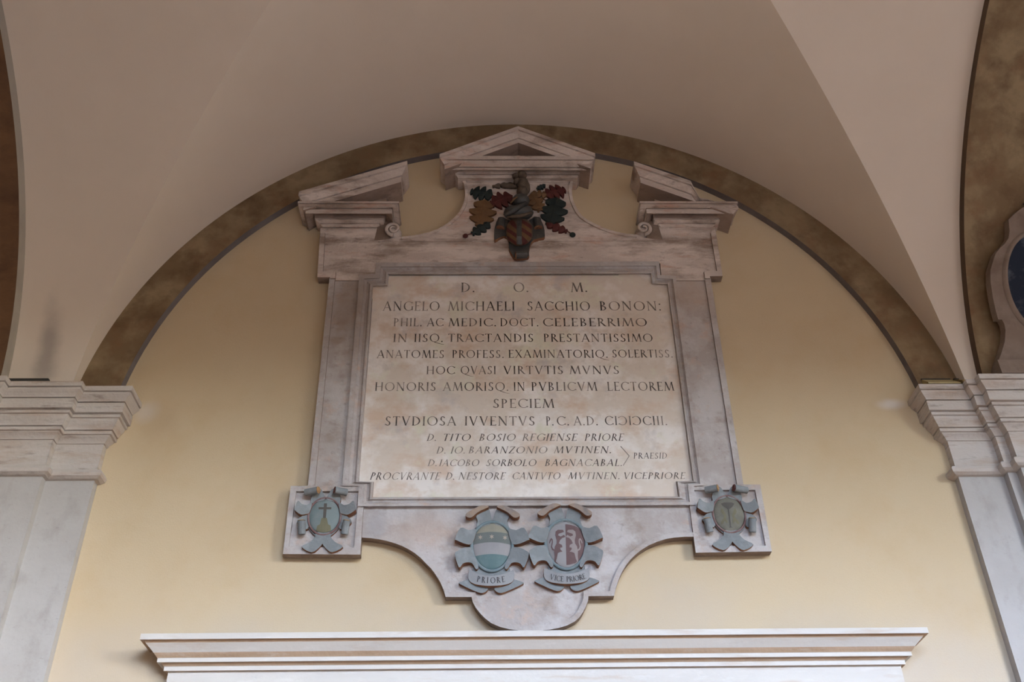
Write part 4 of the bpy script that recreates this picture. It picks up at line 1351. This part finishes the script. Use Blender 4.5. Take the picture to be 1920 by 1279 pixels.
# ------------------------------------------------------------------ oval picture in a stone frame on the right arch
MK, MZ0, MD0 = .42, 4.85, .235
def on_plane(px, py, off=0.0):
    v = RI * ((px - CX) / F) - UP * ((py - CY) / F) + FW
    # y = -(MD0 + off + MK (z - MZ0))
    t = -(CAM.y + MD0 + off + MK * (CAM.z - MZ0)) / (v.y + MK * v.z)
    return CAM + v * t
NRM = Vector((0, -1, -MK)).normalized()
half = [(1862, 712), (1862, 695), (1866.4, 678), (1872, 664), (1879, 641), (1880.5, 619), (1878, 607), (1873.5, 599), (1866.4, 599), (1861, 578), (1856.6, 557), (1852.5, 529), (1852, 506), (1862, 475), (1870, 465), (1879, 457),
        (1886, 447), (1888, 433), (1886, 412), (1896, 402), (1907, 393), (1920, 384.5), (1940, 379)]
lf = [on_plane(p[0] + 5, p[1]) for p in half]
cxm = on_plane(1953, 530).x
rt = [Vector((2 * cxm - p.x, p.y, p.z)) for p in reversed(lf)]
MED = empty('framed_oval_picture', (cxm, lf[0].y, lf[0].z), 'dark oval picture in a scalloped stone frame on the right arch', 'picture')
b = bmesh.new()
outl = lf + rt
prism(b, outl, [p - NRM * .06 for p in outl], 0, 0)
link('stone_frame', b, 'medal_stone', MED)
oc = on_plane(1953, 530)
al = on_plane(1888.5, 525)
rx_ = oc.x - al.x
rz_ = (on_plane(1953, 440) - on_plane(1953, 622)).length / 2
up_ = Vector((0, -MK, 1)).normalized()
b = bmesh.new()
ring0 = [oc + Vector((1, 0, 0)) * rx_ * math.cos(2 * math.pi * k / 48) + up_ * rz_ * math.sin(2 * math.pi * k / 48) for k in range(48)]
f = b.faces.new([b.verts.new(p + NRM * .003) for p in ring0])
link('painted_oval', b, 'painting', MED)
b = bmesh.new()
ringv = []
for k, p in enumerate(ring0):
    o_ = (p - oc).normalized()
    ringv.append([b.verts.new(p + o_ * r_ + NRM * h_) for r_, h_ in ((0, .002), (.003, .016), (.018, .016), (.030, .002))])
for k in range(48):
    A_, B_ = ringv[k], ringv[(k + 1) % 48]
    for j in range(3):
        b.faces.new((A_[j], A_[j + 1], B_[j + 1], B_[j]))
link('oval_rim', b, 'medal_stone', MED, smooth=True)
b = bmesh.new()
i0 = half.index((1866.4, 678))
a, c = on_plane(1870, 680), on_plane(1866, 712)
box(b, a.x - .012, 2 * cxm - a.x + .012, a.y - .03, a.y + .05, c.z, a.z)
link('base_moulding', b, 'medal_stone', MED)
